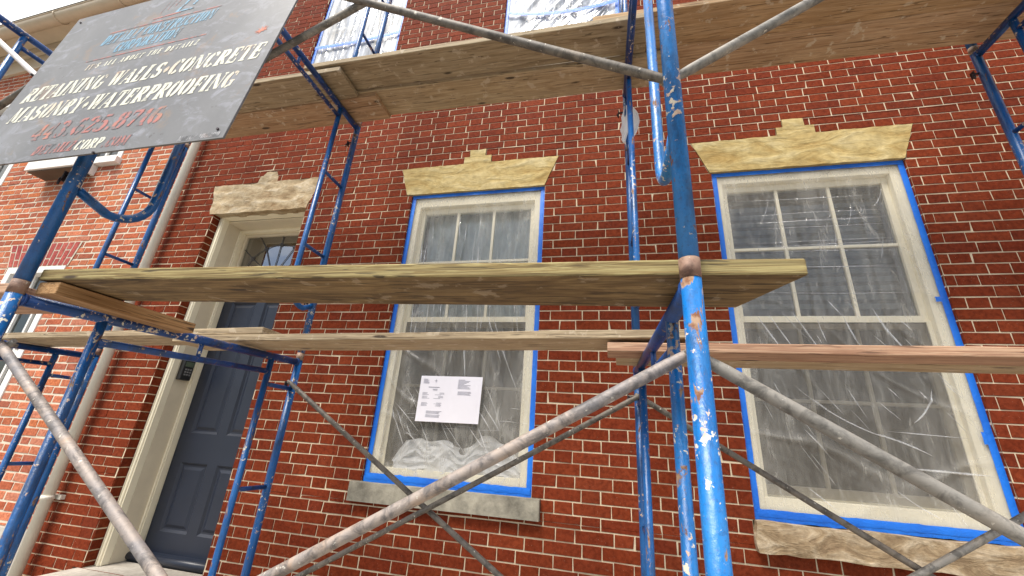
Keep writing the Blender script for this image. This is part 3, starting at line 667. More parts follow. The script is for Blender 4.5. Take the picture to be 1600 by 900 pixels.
for an in range(4):
    dx, dz = math.cos(an * math.pi / 4) * 0.012 * (1 if an % 2 == 0 else 0.5), math.sin(an * math.pi / 4) * 0.012 * (1 if an % 2 == 0 else 0.5)
    px_, pz_ = -dz * 0.08, dx * 0.08
    tx.quad((k_[0] - dx - px_, k_[1] - 0.002 - an * 1e-4, k_[2] - dz - pz_), (k_[0] + dx - px_, k_[1] - 0.002 - an * 1e-4, k_[2] + dz - pz_),
            (k_[0] + dx + px_, k_[1] - 0.002 - an * 1e-4, k_[2] + dz + pz_), (k_[0] - dx + px_, k_[1] - 0.002 - an * 1e-4, k_[2] - dz + pz_))
tx.build('printed_text', INK, nt_, (-1.15, 0, 0.2)); txb.build('printed_text', INK, nt_, (-0.95, 0, 0.2))

# ------------------------------------------------------------------ door
JX, RX = -3.600, -2.66
df = MB()                       # casing bead, jamb panels, inner stop, head
def bead(mb, x0, x1, z0, z1):   # moulded casing of three steps
    mb.box(x0, x1, 0.085, 0.13, z0, z1)
fr_ = MB()
for (x0, x1, z0, z1) in ((-3.658, JX, -0.998, LB - 0.058), (-2.69, -2.635, -0.998, LB - 0.058), (-3.658, -2.635, LB - 0.0575, LB - 0.001)):
    fr_.box(x0, x1, 0.075, 0.13, z0, z1)
fr_.tube([(JX - 0.018, 0.072, -0.998), (JX - 0.018, 0.072, LB - 0.04)], 0.011, 10)
fr_.tube([(JX - 0.045, 0.074, -0.998), (JX - 0.045, 0.074, LB - 0.02)], 0.007, 10)
fr_.tube([(-3.62, 0.072, LB - 0.040), (-2.65, 0.072, LB - 0.040)], 0.011, 10)
fr_.tube([(-3.65, 0.074, LB - 0.015), (-2.65, 0.074, LB - 0.015)], 0.007, 10)
frame = fr_.build('door_frame', TRIM, house, (-3.13, 0.1, -1.0), bevel=0.003)
jb = MB(); jb.box(JX - 0.03, JX, 0.131, 0.34, -0.998, LB - 0.06); jb.box(-2.69, -2.64, 0.131, 0.34, -0.998, LB - 0.06)
jb.box(JX, -2.69, 0.131, 0.30, LB - 0.075, LB - 0.058)
jb.build('jamb', JAMB, frame, (-3.13, 0.2, -1.0), bevel=0.002)
st = MB(); st.box(JX, JX + 0.022, 0.275, 0.32, -0.99, LB - 0.075); st.box(JX + 0.022, -2.69, 0.275, 0.32, LB - 0.105, LB - 0.075)
st.box(JX + 0.022, -2.69, 0.27, 0.36, 1.255, 1.33); st.box(JX, JX + 0.018, 0.321, 0.35, -0.99, LB - 0.08)
st.tube([(JX + 0.008, 0.268, -0.99), (JX + 0.008, 0.268, LB - 0.08)], 0.009, 8)
st.build('stop_moulding', TRIM, frame, (-3.13, 0.3, -1.0), bevel=0.003)
th = MB(); th.tube([(JX, 0.26, -0.965), (-2.66, 0.26, -0.965)], 0.028, 14); th.box(JX, -2.66, 0.255, 0.36, -0.998, -0.94)
th.build('threshold', DOORM, frame, (-3.13, 0.3, -0.98))
# leaf with four recessed, fielded panels
dl = MB(); yF = 0.33; X = [-3.578, -3.478, -3.205, -3.110, -2.837, -2.66]; Z = [-0.94, -0.80, -0.30, -0.07, 1.10, 1.25]
for i in range(5):
    for j in range(5):
        x0, x1, z0, z1 = X[i], X[i + 1], Z[j], Z[j + 1]
        if i in (1, 3) and j in (1, 3):
            e = 0.018; rc = 0.014
            o4 = [(x0, yF, z0), (x1, yF, z0), (x1, yF, z1), (x0, yF, z1)]
            i4 = [(x0 + e, yF + rc, z0 + e), (x1 - e, yF + rc, z0 + e), (x1 - e, yF + rc, z1 - e), (x0 + e, yF + rc, z1 - e)]
            e2 = e + 0.012; k4 = [(x0 + e2, yF + rc, z0 + e2), (x1 - e2, yF + rc, z0 + e2), (x1 - e2, yF + rc, z1 - e2), (x0 + e2, yF + rc, z1 - e2)]
            e3 = e2 + 0.022; l4 = [(x0 + e3, yF + 0.004, z0 + e3), (x1 - e3, yF + 0.004, z0 + e3), (x1 - e3, yF + 0.004, z1 - e3), (x0 + e3, yF + 0.004, z1 - e3)]
            for A, B in ((o4, i4), (i4, k4), (k4, l4)):
                for q in range(4): dl.quad(A[q], A[(q + 1) % 4], B[(q + 1) % 4], B[q])
            dl.quad(*l4)
        else: dl.quad((x0, yF, z0), (x1, yF, z0), (x1, yF, z1), (x0, yF, z1))
dl.box(-3.578, -2.66, yF + 0.02, yF + 0.045, -0.94, 1.25)
door = dl.build('door', DOORM, house, (-3.12, 0.33, -0.94))
# leaded transom light
tr = MB(); tr.box(JX + 0.022, JX + 0.05, 0.322, 0.35, 1.33, 1.83); tr.box(-2.72, -2.69, 0.322, 0.35, 1.33, 1.83); tr.box(JX + 0.05, -2.72, 0.322, 0.35, 1.80, 1.83)
tw_ = tr.build('transom_window', DOORM if False else JAMB, house, (-3.13, 0.33, 1.33))
g = MB(); g.quad((JX + 0.05, 0.345, 1.33), (-2.72, 0.345, 1.33), (-2.72, 0.345, 1.80), (JX + 0.05, 0.345, 1.80)); g.build('pane', glassmat("transom_glass", 0.0, ior=4.2), tw_, (-3.1, 0.345, 1.5))
ld = MB(); cx, cz = -3.13, 1.375; R1 = 0.30
nodes_ = []
for k in range(7):
    an = RAD(8 + 164 / 6 * k); p = (cx - math.cos(an) * 0.36, cz + math.sin(an) * 0.33); nodes_.append(p)
    ld.tube([(cx - math.cos(an) * 0.075, 0.338, cz + math.sin(an) * 0.05), (p[0], 0.338, p[1])], 0.0035, 6)
    e = (cx - math.cos(an) * 0.60, cz + math.sin(an) * 0.50); e = (min(-2.72, max(JX + 0.05, e[0])), min(1.80, max(1.33, e[1])))
    ld.tube([(p[0], 0.338, p[1]), (e[0], 0.338, e[1])], 0.0035, 6)
    ld.tube([(p[0] + 0.018 * math.cos(q * math.pi / 6), 0.338, p[1] + 0.018 * math.sin(q * math.pi / 6)) for q in range(13)], 0.004, 6)
for k in range(6):
    a_, b_ = nodes_[k], nodes_[k + 1]
    ld.tube([(a_[0], 0.338, a_[1]), ((a_[0] + b_[0]) / 2 * 1.0, 0.338, (a_[1] + b_[1]) / 2 + 0.01), (b_[0], 0.338, b_[1])], 0.003, 6)
ld.tube([(cx - 0.075 * math.cos(q * math.pi / 10), 0.338, cz + 0.05 * math.sin(q * math.pi / 10)) for q in range(11)], 0.005, 6)
ld.build('leadwork', LEAD, tw_, (-3.13, 0.338, 1.5))
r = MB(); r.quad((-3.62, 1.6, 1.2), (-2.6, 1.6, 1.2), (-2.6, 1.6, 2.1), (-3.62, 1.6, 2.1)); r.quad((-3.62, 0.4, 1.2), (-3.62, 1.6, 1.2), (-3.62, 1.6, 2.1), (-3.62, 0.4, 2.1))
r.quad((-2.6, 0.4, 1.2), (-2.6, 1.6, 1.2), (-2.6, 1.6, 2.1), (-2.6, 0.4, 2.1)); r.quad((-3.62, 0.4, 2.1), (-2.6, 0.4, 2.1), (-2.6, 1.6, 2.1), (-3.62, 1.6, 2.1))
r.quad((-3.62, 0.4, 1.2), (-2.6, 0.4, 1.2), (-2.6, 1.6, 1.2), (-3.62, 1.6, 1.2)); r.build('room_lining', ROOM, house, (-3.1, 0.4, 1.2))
# step
def stepf(zt): pass
s_ = stone_mesh([(-1.2, -1.002, -3.70, -2.55, -3.70, -2.55)], 0.004, -0.42, 0.09, 7, seed=12)
stp = MB(); stp.box(-3.715, -2.55, -0.45, 0.26, -1.15, -1.0); stp.box(-3.70, -2.56, -0.44, 0.0 - 0.002, GROUND, -1.152); stp.box(-3.9, -2.4, -0.75, -0.442, GROUND, -1.33)
tag(stp.build('door_step', STEPST, None, (-3.13, -0.2, GROUND), bevel=0.02), 'worn pale stone step below the navy door', 'step')
# key lock box
lk = empty('lock_box', (JX, 0.14, 0.34), 'black keypad lock box on the cream door jamb', 'lock box')
MB().box(JX + 0.001, JX + 0.045, 0.135, 0.235, 0.345, 0.53).build('housing', BLACK, lk, (JX, 0.18, 0.4), bevel=0.008)
MB().box(JX + 0.046, JX + 0.049, 0.150, 0.222, 0.46, 0.50).build('display', simple("lcd_green_grey", (0.10, 0.13, 0.09), 0.3, 0.1, 5, 0), lk, (JX, 0.18, 0.48))
kp = MB()
for i in range(3):
    for j in range(3): kp.box(JX + 0.046, JX + 0.050, 0.158 + i * 0.022, 0.172 + i * 0.022, 0.385 + j * 0.022, 0.398 + j * 0.022)
kp.build('keypad', simple("grey_keys", (0.22, 0.22, 0.22), 0.5, 0.1, 5, 0), lk, (JX, 0.18, 0.4))

# ------------------------------------------------------------------ downspout and conduit at the party line
DSX = -4.135
ds = empty('downspout', (-4.28, -0.07, GROUND), 'round cream downspout between the dark red and the salmon brick', 'downspout')
MB().tube([(DSX, -0.075, GROUND + 0.02), (DSX, -0.075, 4.35), (DSX, -0.10, 4.5), (DSX, -0.30, 4.75)], 0.036, 20).build('pipe', PIPE, ds, (-4.28, -0.07, 0))
for z in (-0.6, 1.2, 3.0):
    MB().tube([(DSX, -0.075, z), (DSX, -0.075, z + 0.03)], 0.041, 20).box(DSX - 0.065, DSX + 0.065, -0.035, 0.0, z, z + 0.03).build('bracket', PIPE, ds, (-4.28, -0.07, z))
tag(MB().tube([(-4.375, -0.05, GROUND), (-4.375, -0.05, 0.50)], 0.016, 12).build('conduit', WHITE, None, (-4.37, -0.05, GROUND)), 'thin white pipe running up the wall just left of the cream downspout', 'pipe')

# ------------------------------------------------------------------ neighbouring house
row = empty('row_house', (-6.5, 0, GROUND), 'salmon brick neighbour house with white windows left of the downspout', 'house')
NC = [(0.56, 0.20, 0.11), (0.46, 0.145, 0.075), (0.42, 0.12, 0.062), (0.50, 0.18, 0.10), (0.40, 0.12, 0.065), (0.52, 0.17, 0.075), (0.47, 0.19, 0.12), (0.36, 0.12, 0.075)]  # salmon of the brick itself, with washed-out haze lightened into the colour
nh = [rect(-6.10, -5.28, -0.35, 1.395), rect(-6.28, -5.26, 2.70, 4.0), rect(-8.4, -7.03, 2.5, 3.9)]
NC = [tuple(min(0.7, q * 1.06) for q in c_) for c_ in NC]
nw = brickwall(-11.0, -4.225, -0.83, 4.62, 1.39, 0.0685, 0.318, 0.208, (-4.5, -4.66), nh, 0.013, 0.012, NC, P0, 0.004, 0.003, seed=21)
AC = [(0.42, 0.10, 0.09), (0.38, 0.09, 0.085), (0.45, 0.12, 0.10)]
rn = random.Random(5); n_ = 12                                     # splayed soldier arch
nw.quad((-6.13, -0.0075, 1.395), (-5.26, -0.0075, 1.395), (-5.21, -0.0075, 1.668), (-6.245, -0.0075, 1.668), (0.6, 0.6, 0.6), mi=1)
for i in range(n_):
    def lr(t, i=i): 
        zb, zt = -6.12 + (0.85 * t), -6.235 + (1.01 * t); return zb, zt
    a0, a1 = lr((i + 0.1) / n_), lr((i + 0.9) / n_); cuts = [0, 0.32, 1] if i % 2 else [0, 0.66, 1]
    for q in range(2):
        s0, s1 = cuts[q] + 0.025, cuts[q + 1] - 0.025; cc = rn.choice(AC)
        f = lambda a, s: a[0] + (a[1] - a[0]) * s
        nw.quad((f(a0, s0), -0.0105, 1.395 + 0.27 * s0), (f(a1, s0), -0.0105, 1.395 + 0.27 * s0), (f(a1, s1), -0.0105, 1.395 + 0.27 * s1), (f(a0, s1), -0.0105, 1.395 + 0.27 * s1), cc)
nw.build('wall', [BRICK_N, MORTAR_N], row, colors=True)
MB().box(-11, -4.225, -0.025, 0.1, GROUND, -0.831).build('plinth', STUCCO, row, (-7, 0, -1.2))
MB().box(-11, -10.8, 0.15, 6, GROUND, 4.6).box(-10.8, -4.3, 5.8, 6, GROUND, 4.6).build('rear_wall', STUCCO, row)
def nwindow(a, b_, zb, zt, mull, hbars):
    f = MB(); f.box(a, a + 0.075, -0.012, 0.14, zb, zt); f.box(b_ - 0.075, b_, -0.012, 0.14, zb, zt); f.box(a + 0.075, b_ - 0.075, -0.012, 0.14, zt - 0.07, zt); f.box(a + 0.075, b_ - 0.075, -0.012, 0.14, zb, zb + 0.06)
    wn = f.build('window', WHITE, row, ((a + b_) / 2, 0.05, zb), bevel=0.004)
    s = MB()
    for i in range(1, mull): x = a + 0.075 + (b_ - a - 0.15) * i / mull; s.box(x - 0.012, x + 0.012, 0.07, 0.10, zb + 0.06, zt - 0.07)
    for z, h_ in hbars: s.box(a + 0.075, b_ - 0.075, 0.065, 0.105, z - h_, z + h_)
    for x in (a + 0.075, b_ - 0.105): s.box(x, x + 0.03, 0.062, 0.108, zb + 0.06, zt - 0.07)
    s.build('sash', WHITE, wn, ((a + b_) / 2, 0.08, zb))
    g = MB(); g.quad((a, 0.09, zb), (b_, 0.09, zb), (b_, 0.09, zt), (a, 0.09, zt)); g.build('pane', GLASS, wn, (a, 0.09, zb))
    r = MB(); r.quad((a, 0.16, zb), (b_, 0.16, zb), (b_, 0.16, zt), (a, 0.16, zt)); r.build('shade', BLIND, wn, (a, 0.16, zb))
    return wn
nwindow(-6.10, -5.28, -0.35, 1.393, 3, ((0.52, 0.025), (0.95, 0.010), (0.10, 0.010)))
wn2 = nwindow(-6.10, -5.262, 2.70, 4.0, 2, ((3.3, 0.025),))
MB().box(-6.34, -5.235, -0.06, 0.12, 2.625, 2.699).build('window_sill', WHITE, wn2, (-5.7, 0, 2.65), bevel=0.004)
nwindow(-8.4, -7.03, 2.5, 3.9, 3, ((3.2, 0.025),))
wb = empty('window_box', (-5.95, -0.1, 2.5), 'white shallow box hung below the small upper neighbour window', 'window box')
MB().box(-6.30, -5.55, -0.20, -0.001, 2.50, 2.622).build('body', WHITE, wb, (-5.9, -0.1, 2.5), bevel=0.004)
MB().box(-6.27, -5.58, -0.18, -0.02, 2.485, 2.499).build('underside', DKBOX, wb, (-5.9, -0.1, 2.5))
# eave, slightly rising to the right as in the photograph's lens
sl_ = 0.075
def eave(mb, y0, y1, z0, z1, x0=-11.0, x1=-4.3):
    n = len(mb.v); zz = lambda x, z: z + sl_ * (x + 7.5)
    mb.v += [(x0, y0, zz(x0, z0)), (x1, y0, zz(x1, z0)), (x1, y1, zz(x1, z0)), (x0, y1, zz(x0, z0)), (x0, y0, zz(x0, z1)), (x1, y0, zz(x1, z1)), (x1, y1, zz(x1, z1)), (x0, y1, zz(x0, z1))]
    for f in ((0, 3, 2, 1), (4, 5, 6, 7), (0, 1, 5, 4), (1, 2, 6, 5), (2, 3, 7, 6), (3, 0, 4, 7)):
        mb.f.append(tuple(n + i for i in f)); mb.c.append(None); mb.sm.append(False); mb.mi.append(0)
e_ = MB(); eave(e_, -0.04, 0.1, 4.50, 4.92); eave(e_, -0.09, -0.042, 4.74, 4.92); eave(e_, -0.30, -0.092, 4.86, 4.92); e_.build('eave_board', GUTTER, row, (-7, 0, 4.6), bevel=0.006)
gt = MB(); zg = lambda x: 4.84 + sl_ * (x + 7.5)
def gf(u, v):
    an = RAD(-10 - 170 * v); x = -11 + 6.7 * u; return (x, -0.36 - 0.078 * math.cos(an), zg(x) + 0.085 * math.sin(an))
gt.grid(gf, 40, 14); gt.grid(lambda u, v: (gf(u, v)[0], gf(u, v)[1] * 1 + 0.004 * (0.5 - v), gf(u, v)[2] + 0.006), 40, 14, flip=True)
for x in (-9.4, -8.1, -6.95, -5.9):
    gt.tube([(x, -0.36 - 0.084 * math.cos(RAD(-10 - 170 * v / 10)), zg(x) + 0.091 * math.sin(RAD(-10 - 170 * v / 10))) for v in range(11)], 0.009, 8)
gt.tube([(-11, -0.438, zg(-11)), (-4.3, -0.438, zg(-4.3))], 0.009, 8)
gt.build('gutter', GUTTER, row, (-7, -0.36, 4.8))
rf = MB(); rf.quad((-11, -0.42, 4.93 - .26), (-4.3, -0.42, 4.93 + .24), (-4.3, 5.5, 6.2), (-11, 5.5, 6.2)); rf.build('roof', simple("slate_roof", (0.08, 0.08, 0.085), 0.8, 0.2, 20, 0.3), row, (-7, 0, 5))

# ------------------------------------------------------------------ scaffold
RT = 0.0212
def frame_at(x_f, x_b, zb, zh, near=False, label='', z_tilt=0.0, mats=None, inner_curve=True, rungs=(0.36, 0.84, 1.30)):
    """one walk-through frame: two posts, header, second bar, inner ladder posts, rungs, collars, lock pins"""
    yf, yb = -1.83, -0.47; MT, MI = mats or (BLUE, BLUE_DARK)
    root = empty('scaffold_frame', ((x_f + x_b) / 2, (yf + yb) / 2, zb), label, 'scaffold frame', 'blue scaffold frames standing along the house')
    X = lambda y: x_f + (x_b - x_f) * (y - yf) / (yb - yf)
    ZT = lambda y: zh + z_tilt * (y - yf) / (yb - yf)
    org = lambda y, z: (X(y), y, z)
    n = 24 if near else 14
    for y in (yf, yb):
        top = ZT(y) + 0.055
        MB().tube([(X(y), y, zb), (X(y), y, top)], RT, n).build('post', MT if y == yf else BLUE, root, org(y, zb))
        cm = MB(); cm.tube([(X(y), y, top - 0.042), (X(y), y, top + 0.004)], RT + 0.0010, n); cm.build('collar', COLLAR, root, org(y, top))
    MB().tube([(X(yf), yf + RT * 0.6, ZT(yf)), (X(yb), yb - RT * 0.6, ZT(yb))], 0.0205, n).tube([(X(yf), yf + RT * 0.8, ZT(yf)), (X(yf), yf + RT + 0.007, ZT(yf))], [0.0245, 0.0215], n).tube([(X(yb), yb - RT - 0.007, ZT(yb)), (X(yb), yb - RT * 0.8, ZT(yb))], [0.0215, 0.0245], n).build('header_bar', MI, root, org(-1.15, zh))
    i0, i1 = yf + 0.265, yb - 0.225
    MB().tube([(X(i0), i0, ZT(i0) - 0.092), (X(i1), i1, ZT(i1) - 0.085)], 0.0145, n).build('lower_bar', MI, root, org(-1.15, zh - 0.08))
    MB().tube([(X(-1.14), -1.14, ZT(-1.14) - 0.08), (X(-1.14), -1.14, ZT(-1.14) - 0.01)], 0.010, 10).build('strut', MI, root, org(-1.14, zh - 0.05))
    for y, yo, s in ((i0, yf, 1), (i1, yb, -1)):
        zc = zb + 0.33; r_ = 0.135; pts = [(X(y), y, ZT(y) - 0.01), (X(y), y, zc + r_)]
        for k in range(1, 9):
            a_ = math.pi / 2 * k / 8; pts.append((X(y), y - s * (r_ - r_ * math.cos(a_)), zc + r_ - r_ * math.sin(a_)))
        pts.append((X(yo), yo + s * 0.02, zc + 0.035))
        MB().tube(pts, 0.0165, n).build('inner_post', MT if (y == i0 and near) else BLUE, root, org(y, zb))
        for rz in rungs:
            if s > 0 and near: continue
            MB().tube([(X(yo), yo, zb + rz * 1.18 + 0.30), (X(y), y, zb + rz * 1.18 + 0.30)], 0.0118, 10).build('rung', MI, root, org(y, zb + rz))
    for y in (yf, yb):
        if near and y == yf and x_f > 0: continue
        for z in (zb + 0.42, ZT(y) - 0.13):
            p = MB(); sx = -1
            p.tube([(X(y) - RT - 0.002, y, z), (X(y) - RT - 0.03, y, z)], 0.006, 8)
            p.box(X(y) - RT - 0.034, X(y) - RT - 0.028, y - 0.012, y + 0.012, z - 0.03, z + 0.012)
            p.tube([(X(y) - RT - 0.026, y, z), (X(y) - RT - 0.04, y - 0.01, z - 0.02), (X(y) - RT - 0.035, y - 0.012, z - 0.045)], 0.004, 6)
            p.build('lock_pin', DKMETAL, root, org(y, z))
    if zb < -1:
        for y in (yf, yb): MB().box(X(y) - 0.075, X(y) + 0.075, y - 0.075, y + 0.075, zb - 0.006 + 0.001, zb + 0.004).build('base_plate', BARE, root, org(y, zb))
    return root
XF = dict(LL=(-3.62, -3.62), L=(-1.885, -1.905), C=(0.172, 0.140), R=(2.10, 2.07))
Z0, Z1, Z2, Z3 = GROUND + 0.006, 0.345, 2.255, 4.17
nm = dict(LL='beside the cream downspout', L='right of the navy door', C='between the two ground floor windows', R='at the far right past the yellow lintel')
for k in ('LL', 'L', 'C', 'R'):
    xf, xb = XF[k]
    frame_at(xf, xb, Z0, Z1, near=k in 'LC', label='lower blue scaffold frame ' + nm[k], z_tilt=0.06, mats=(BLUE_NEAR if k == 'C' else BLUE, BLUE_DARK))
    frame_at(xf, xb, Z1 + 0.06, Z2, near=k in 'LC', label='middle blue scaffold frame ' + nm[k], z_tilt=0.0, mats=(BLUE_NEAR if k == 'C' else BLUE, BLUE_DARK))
    frame_at(xf, xb, Z2 + 0.06, Z3, near=False, label='top blue scaffold frame ' + nm[k])

# cross braces ------------------------------------------------------------
def brace(bars, y, label, mats, bent=0.0):
    cxm = sum((p[0] + q[0]) / 2 for p, q in bars) / len(bars)
    root = empty('cross_brace', (cxm, y, min(min(p[1], q[1]) for p, q in bars)), label, 'cross brace', 'crossed scaffold braces')
    for i, ((p, q), m_) in enumerate(zip(bars, mats)):
        s = -1 if y < -1 else 1; off = (0.024 * (1 if y < -1 else -1) if i else 0.0)
        P = [Vector((p[0], y, p[1])), Vector((q[0], y, q[1]))]
        d = (P[1] - P[0]).normalized(); mb = MB()
        a0, a1 = P[0] + d * 0.10 + Vector((0, off, 0)), P[1] - d * 0.10 + Vector((0, off, 0))
        R_ = 0.0135
        # straight tube squeezed flat at both ends
        O = Vector((0, off, 0)); Ls = (P[1] - P[0]).length; pts, rs = [], []
        for dd_, r_ in ((-0.022, 0.007), (0.0, 0.0115), (0.03, 0.012), (0.06, R_)): pts.append(P[0] + d * dd_ + O); rs.append(r_)
        for k in range(1, 12): pts.append(P[0] + d * (0.06 + (Ls - 0.12) * k / 12) + O + Vector((0, 0, -0.004 * math.sin(math.pi * k / 12)))); rs.append(R_)
        for dd_, r_ in ((0.06, R_), (0.03, 0.012), (0.0, 0.0115), (-0.022, 0.007)): pts.append(P[1] - d * dd_ + O); rs.append(r_)
        mb.tube(pts, rs, 16)
        for e_p in P: mb.tube([e_p + O + Vector((0, -0.02, 0)), e_p + O + Vector((0, 0.02, 0))], 0.006, 8)
        mb.build('brace_tube', m_, root, tuple((P[0] + P[1]) / 2))
    if len(bars) == 2:
        (p, q), (r_, s_2) = bars
        den = (q[0] - p[0]) * (s_2[1] - r_[1]) - (q[1] - p[1]) * (s_2[0] - r_[0])
        t_ = ((r_[0] - p[0]) * (s_2[1] - r_[1]) - (r_[1] - p[1]) * (s_2[0] - r_[0])) / den
        c_ = (p[0] + (q[0] - p[0]) * t_, y, p[1] + (q[1] - p[1]) * t_)
        MB().tube([(c_[0], c_[1] - 0.034, c_[2]), (c_[0], c_[1] + 0.034, c_[2])], 0.006, 8).build('pivot_bolt', DKMETAL, root, c_)
    return root
FX = {k: v[0] for k, v in XF.items()}; BX = {k: v[1] for k, v in XF.items()}
YF, YB = -1.83 + 0.022, -0.47 - 0.030       # braces hook on studs on the post centre line
brace([((FX['L'], 0.20), (FX['C'], -0.99)), ((FX['C'], 0.212), (FX['L'], -0.945))], YF, 'front cross brace below the long treated plank, rust and mortar stained', (GALV_RUST, GALV_RUST))
brace([((FX['C'], 0.20), (FX['R'], -0.98)), ((FX['R'], 0.20), (FX['C'], -0.98))], YF, 'thick grey front cross brace crossing the right ground floor window', (GALV_GREY, GALV_GREY))
brace([((FX['LL'], 0.20), (FX['L'], -0.98)), ((FX['L'], 0.20), (FX['LL'], -0.98))], YF, 'front cross brace in the bay before the neighbour house, low level', (GALV_GREY, GALV_GREY))
brace([((BX['L'], 0.275), (BX['C'], -0.95)), ((BX['C'], 0.275), (BX['L'], -0.88))], YB, 'thin grey rear cross brace crossing below the window with the paper notice', (GALV_DARK, GALV_DARK))
brace([((BX['C'], 0.275), (BX['R'], -0.88)), ((BX['R'], 0.20), (BX['C'], -0.95))], YB, 'thin rear cross brace passing the crumbling sill of the right window', (GALV_DARK, GALV_GREY))
brace([((FX['C'], 0.945), (FX['L'], 2.09)), ((FX['L'], 1.0), (FX['C'], 2.17))], YF, 'grey brown front cross brace above the treated plank, crossing the upper plank deck', (GALV_DARK, GALV_GREY))
brace([((FX['C'], 0.945), (FX['R'], 2.08)), ((FX['R'], 0.92), (FX['C'], 2.04))], YF, 'grey front cross brace rising to the right over the upper deck', (GALV_GREY, GALV_GREY))
brace([((FX['LL'], 0.64), (FX['L'], 1.86)), ((FX['LL'], 2.16), (FX['L'], 1.0))], YF, 'front cross brace left of the grey sign, one brown and one whitish tube', (GALV_DARK, simple("whitish_tube", (0.6, 0.56, 0.55), 0.6, 0.15, 20, 0.2)))

# ------------------------------------------------------------------ planks
def plank(x0, x1, y0, y1, zl, zr, th, material, label, skew=0.0, group='scaffold planks', bev=0.004, zl2=None, zr2=None):
    cx_, cy_, cz_ = (x0 + x1) / 2, (y0 + y1) / 2, (zl + zr) / 2
    mb = MB(); N = 40; rnd = random.Random(int(abs(x0 * 100)) + int(abs(y0 * 10)))
    sd = rnd.random() * 50
    def pt(i, y, top):
        t_ = i / N; xe = x1 - (skew if (y == y1) else 0.0); x = x0 + (xe - x0) * t_
        z = zl + (zr - zl) * t_ + (th if top else 0)
        w_ = 0.0018 * noise.noise(Vector((x * 3, y * 9 + (3 if top else 0), sd)))
        yy = y + 0.003 * noise.noise(Vector((x * 2.2, y * 5, sd + 4)))
        return (x, yy, z + w_)
    b = len(mb.v)
    for i in range(N + 1):
        mb.v += [pt(i, y0, False), pt(i, y1, False), pt(i, y1, True), pt(i, y0, True)]
    for i in range(N):
        q = b + i * 4
        for k in range(4):
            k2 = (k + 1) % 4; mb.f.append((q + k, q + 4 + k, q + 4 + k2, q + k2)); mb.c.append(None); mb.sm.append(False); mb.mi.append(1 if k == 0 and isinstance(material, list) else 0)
    mb.f.append((b, b + 1, b + 2, b + 3)); mb.f.append((b + N * 4 + 3, b + N * 4 + 2, b + N * 4 + 1, b + N * 4))
    for _ in range(2): mb.c.append(None); mb.sm.append(False); mb.mi.append(0)
    o = mb.build('plank', material, None, (cx_, cy_, cz_), bevel=bev)
    return tag(o, label, 'plank', group)
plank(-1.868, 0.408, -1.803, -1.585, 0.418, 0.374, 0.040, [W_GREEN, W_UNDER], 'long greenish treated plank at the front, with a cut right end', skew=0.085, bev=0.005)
plank(-3.80, -1.99, -1.80, -1.57, 0.372, 0.372, 0.040, W_RED, 'pale plank entering from the left edge behind the left front post')
blk = MB().box(-0.2475, 0.2475, -0.049, 0.049, -0.0215, 0.0215).build('wood_block', W_ORANGE, None, (0, 0, 0), bevel=0.003)
blk.location = (-1.819, -1.5475, 0.3905); blk.rotation_euler = (0, 0, RAD(90))
tag(blk, 'short orange wood block under the left end of the treated plank', 'wood block')
plank(-2.32, 0.33, -0.965, -0.735, 0.412, 0.458, 0.036, [W_GREY, W_BEIGE], 'weathered grey plank crossing in front of the door and middle window')
plank(-3.85, -1.76, -0.955, -0.725, 0.412, 0.462, 0.036, W_GREY, 'grey plank from the left, its end lying on the weathered middle plank')
plank(-0.008, 4.2, -0.965, -0.822, 0.398, 0.398, 0.038, W_RED, 'reddish plank in front of the right window, nearer of the pair')
plank(0.03, 4.2, -0.816, -0.665, 0.398, 0.398, 0.038, W_BEIGE, 'light brown plank just behind the reddish plank of the right window')
UZ = Z2 + 0.022
plank(-3.9, -1.735, -0.975, -0.745, UZ, UZ, 0.038, W_DUSTY, 'beige overhead plank, front one above the door')
plank(-3.9, -1.60, -0.738, -0.510, UZ, UZ, 0.038, W_BROWN, 'brown mortar spotted overhead plank, rear one above the door')
plank(-2.02, 0.245, -0.985, -0.755, UZ + 0.058, UZ + 0.030, 0.038, W_DUSTY, 'grey knotty overhead plank, front one above the middle window')
plank(-2.02, 0.40, -0.748, -0.510, UZ + 0.041, UZ + 0.001, 0.038, W_BEIGE, 'wide beige overhead plank, rear one above the middle window')
plank(-0.06, 4.3, -0.98, -0.742, UZ + 0.071, UZ + 0.001, 0.038, W_TAN, 'brown overhead plank at the right, nearer the camera')
plank(0.10, 4.3, -0.741, -0.505, UZ + 0.068, UZ + 0.001, 0.038, W_BROWN, 'light brown overhead plank at the right, nearer the wall')

# cloth caught on the rear post
c = MB()
def cl(u, v):
    z = 2.16 - 0.36 * v; wdt = 0.014 + 0.060 * math.sin(math.pi * min(1, v * 1.05 + 0.05)) ** 0.7
    x = 0.146 + (u - 0.5) * 2 * wdt * (0.8 + 0.5 * noise.noise(Vector((v * 4, u * 2, 1)))) + 0.012 * math.sin(v * 5)
    return (x, -0.47 - 0.024 + 0.02 * math.sin(u * 9 + v * 4) * (0.4 + v) - 0.0 , z)
c.grid(cl, 18, 30)
tag(c.build('cloth', CLOTH, None, (0.14, -0.47, 2.0)), 'white crumpled rag caught on the rear scaffold post between the windows', 'rag')

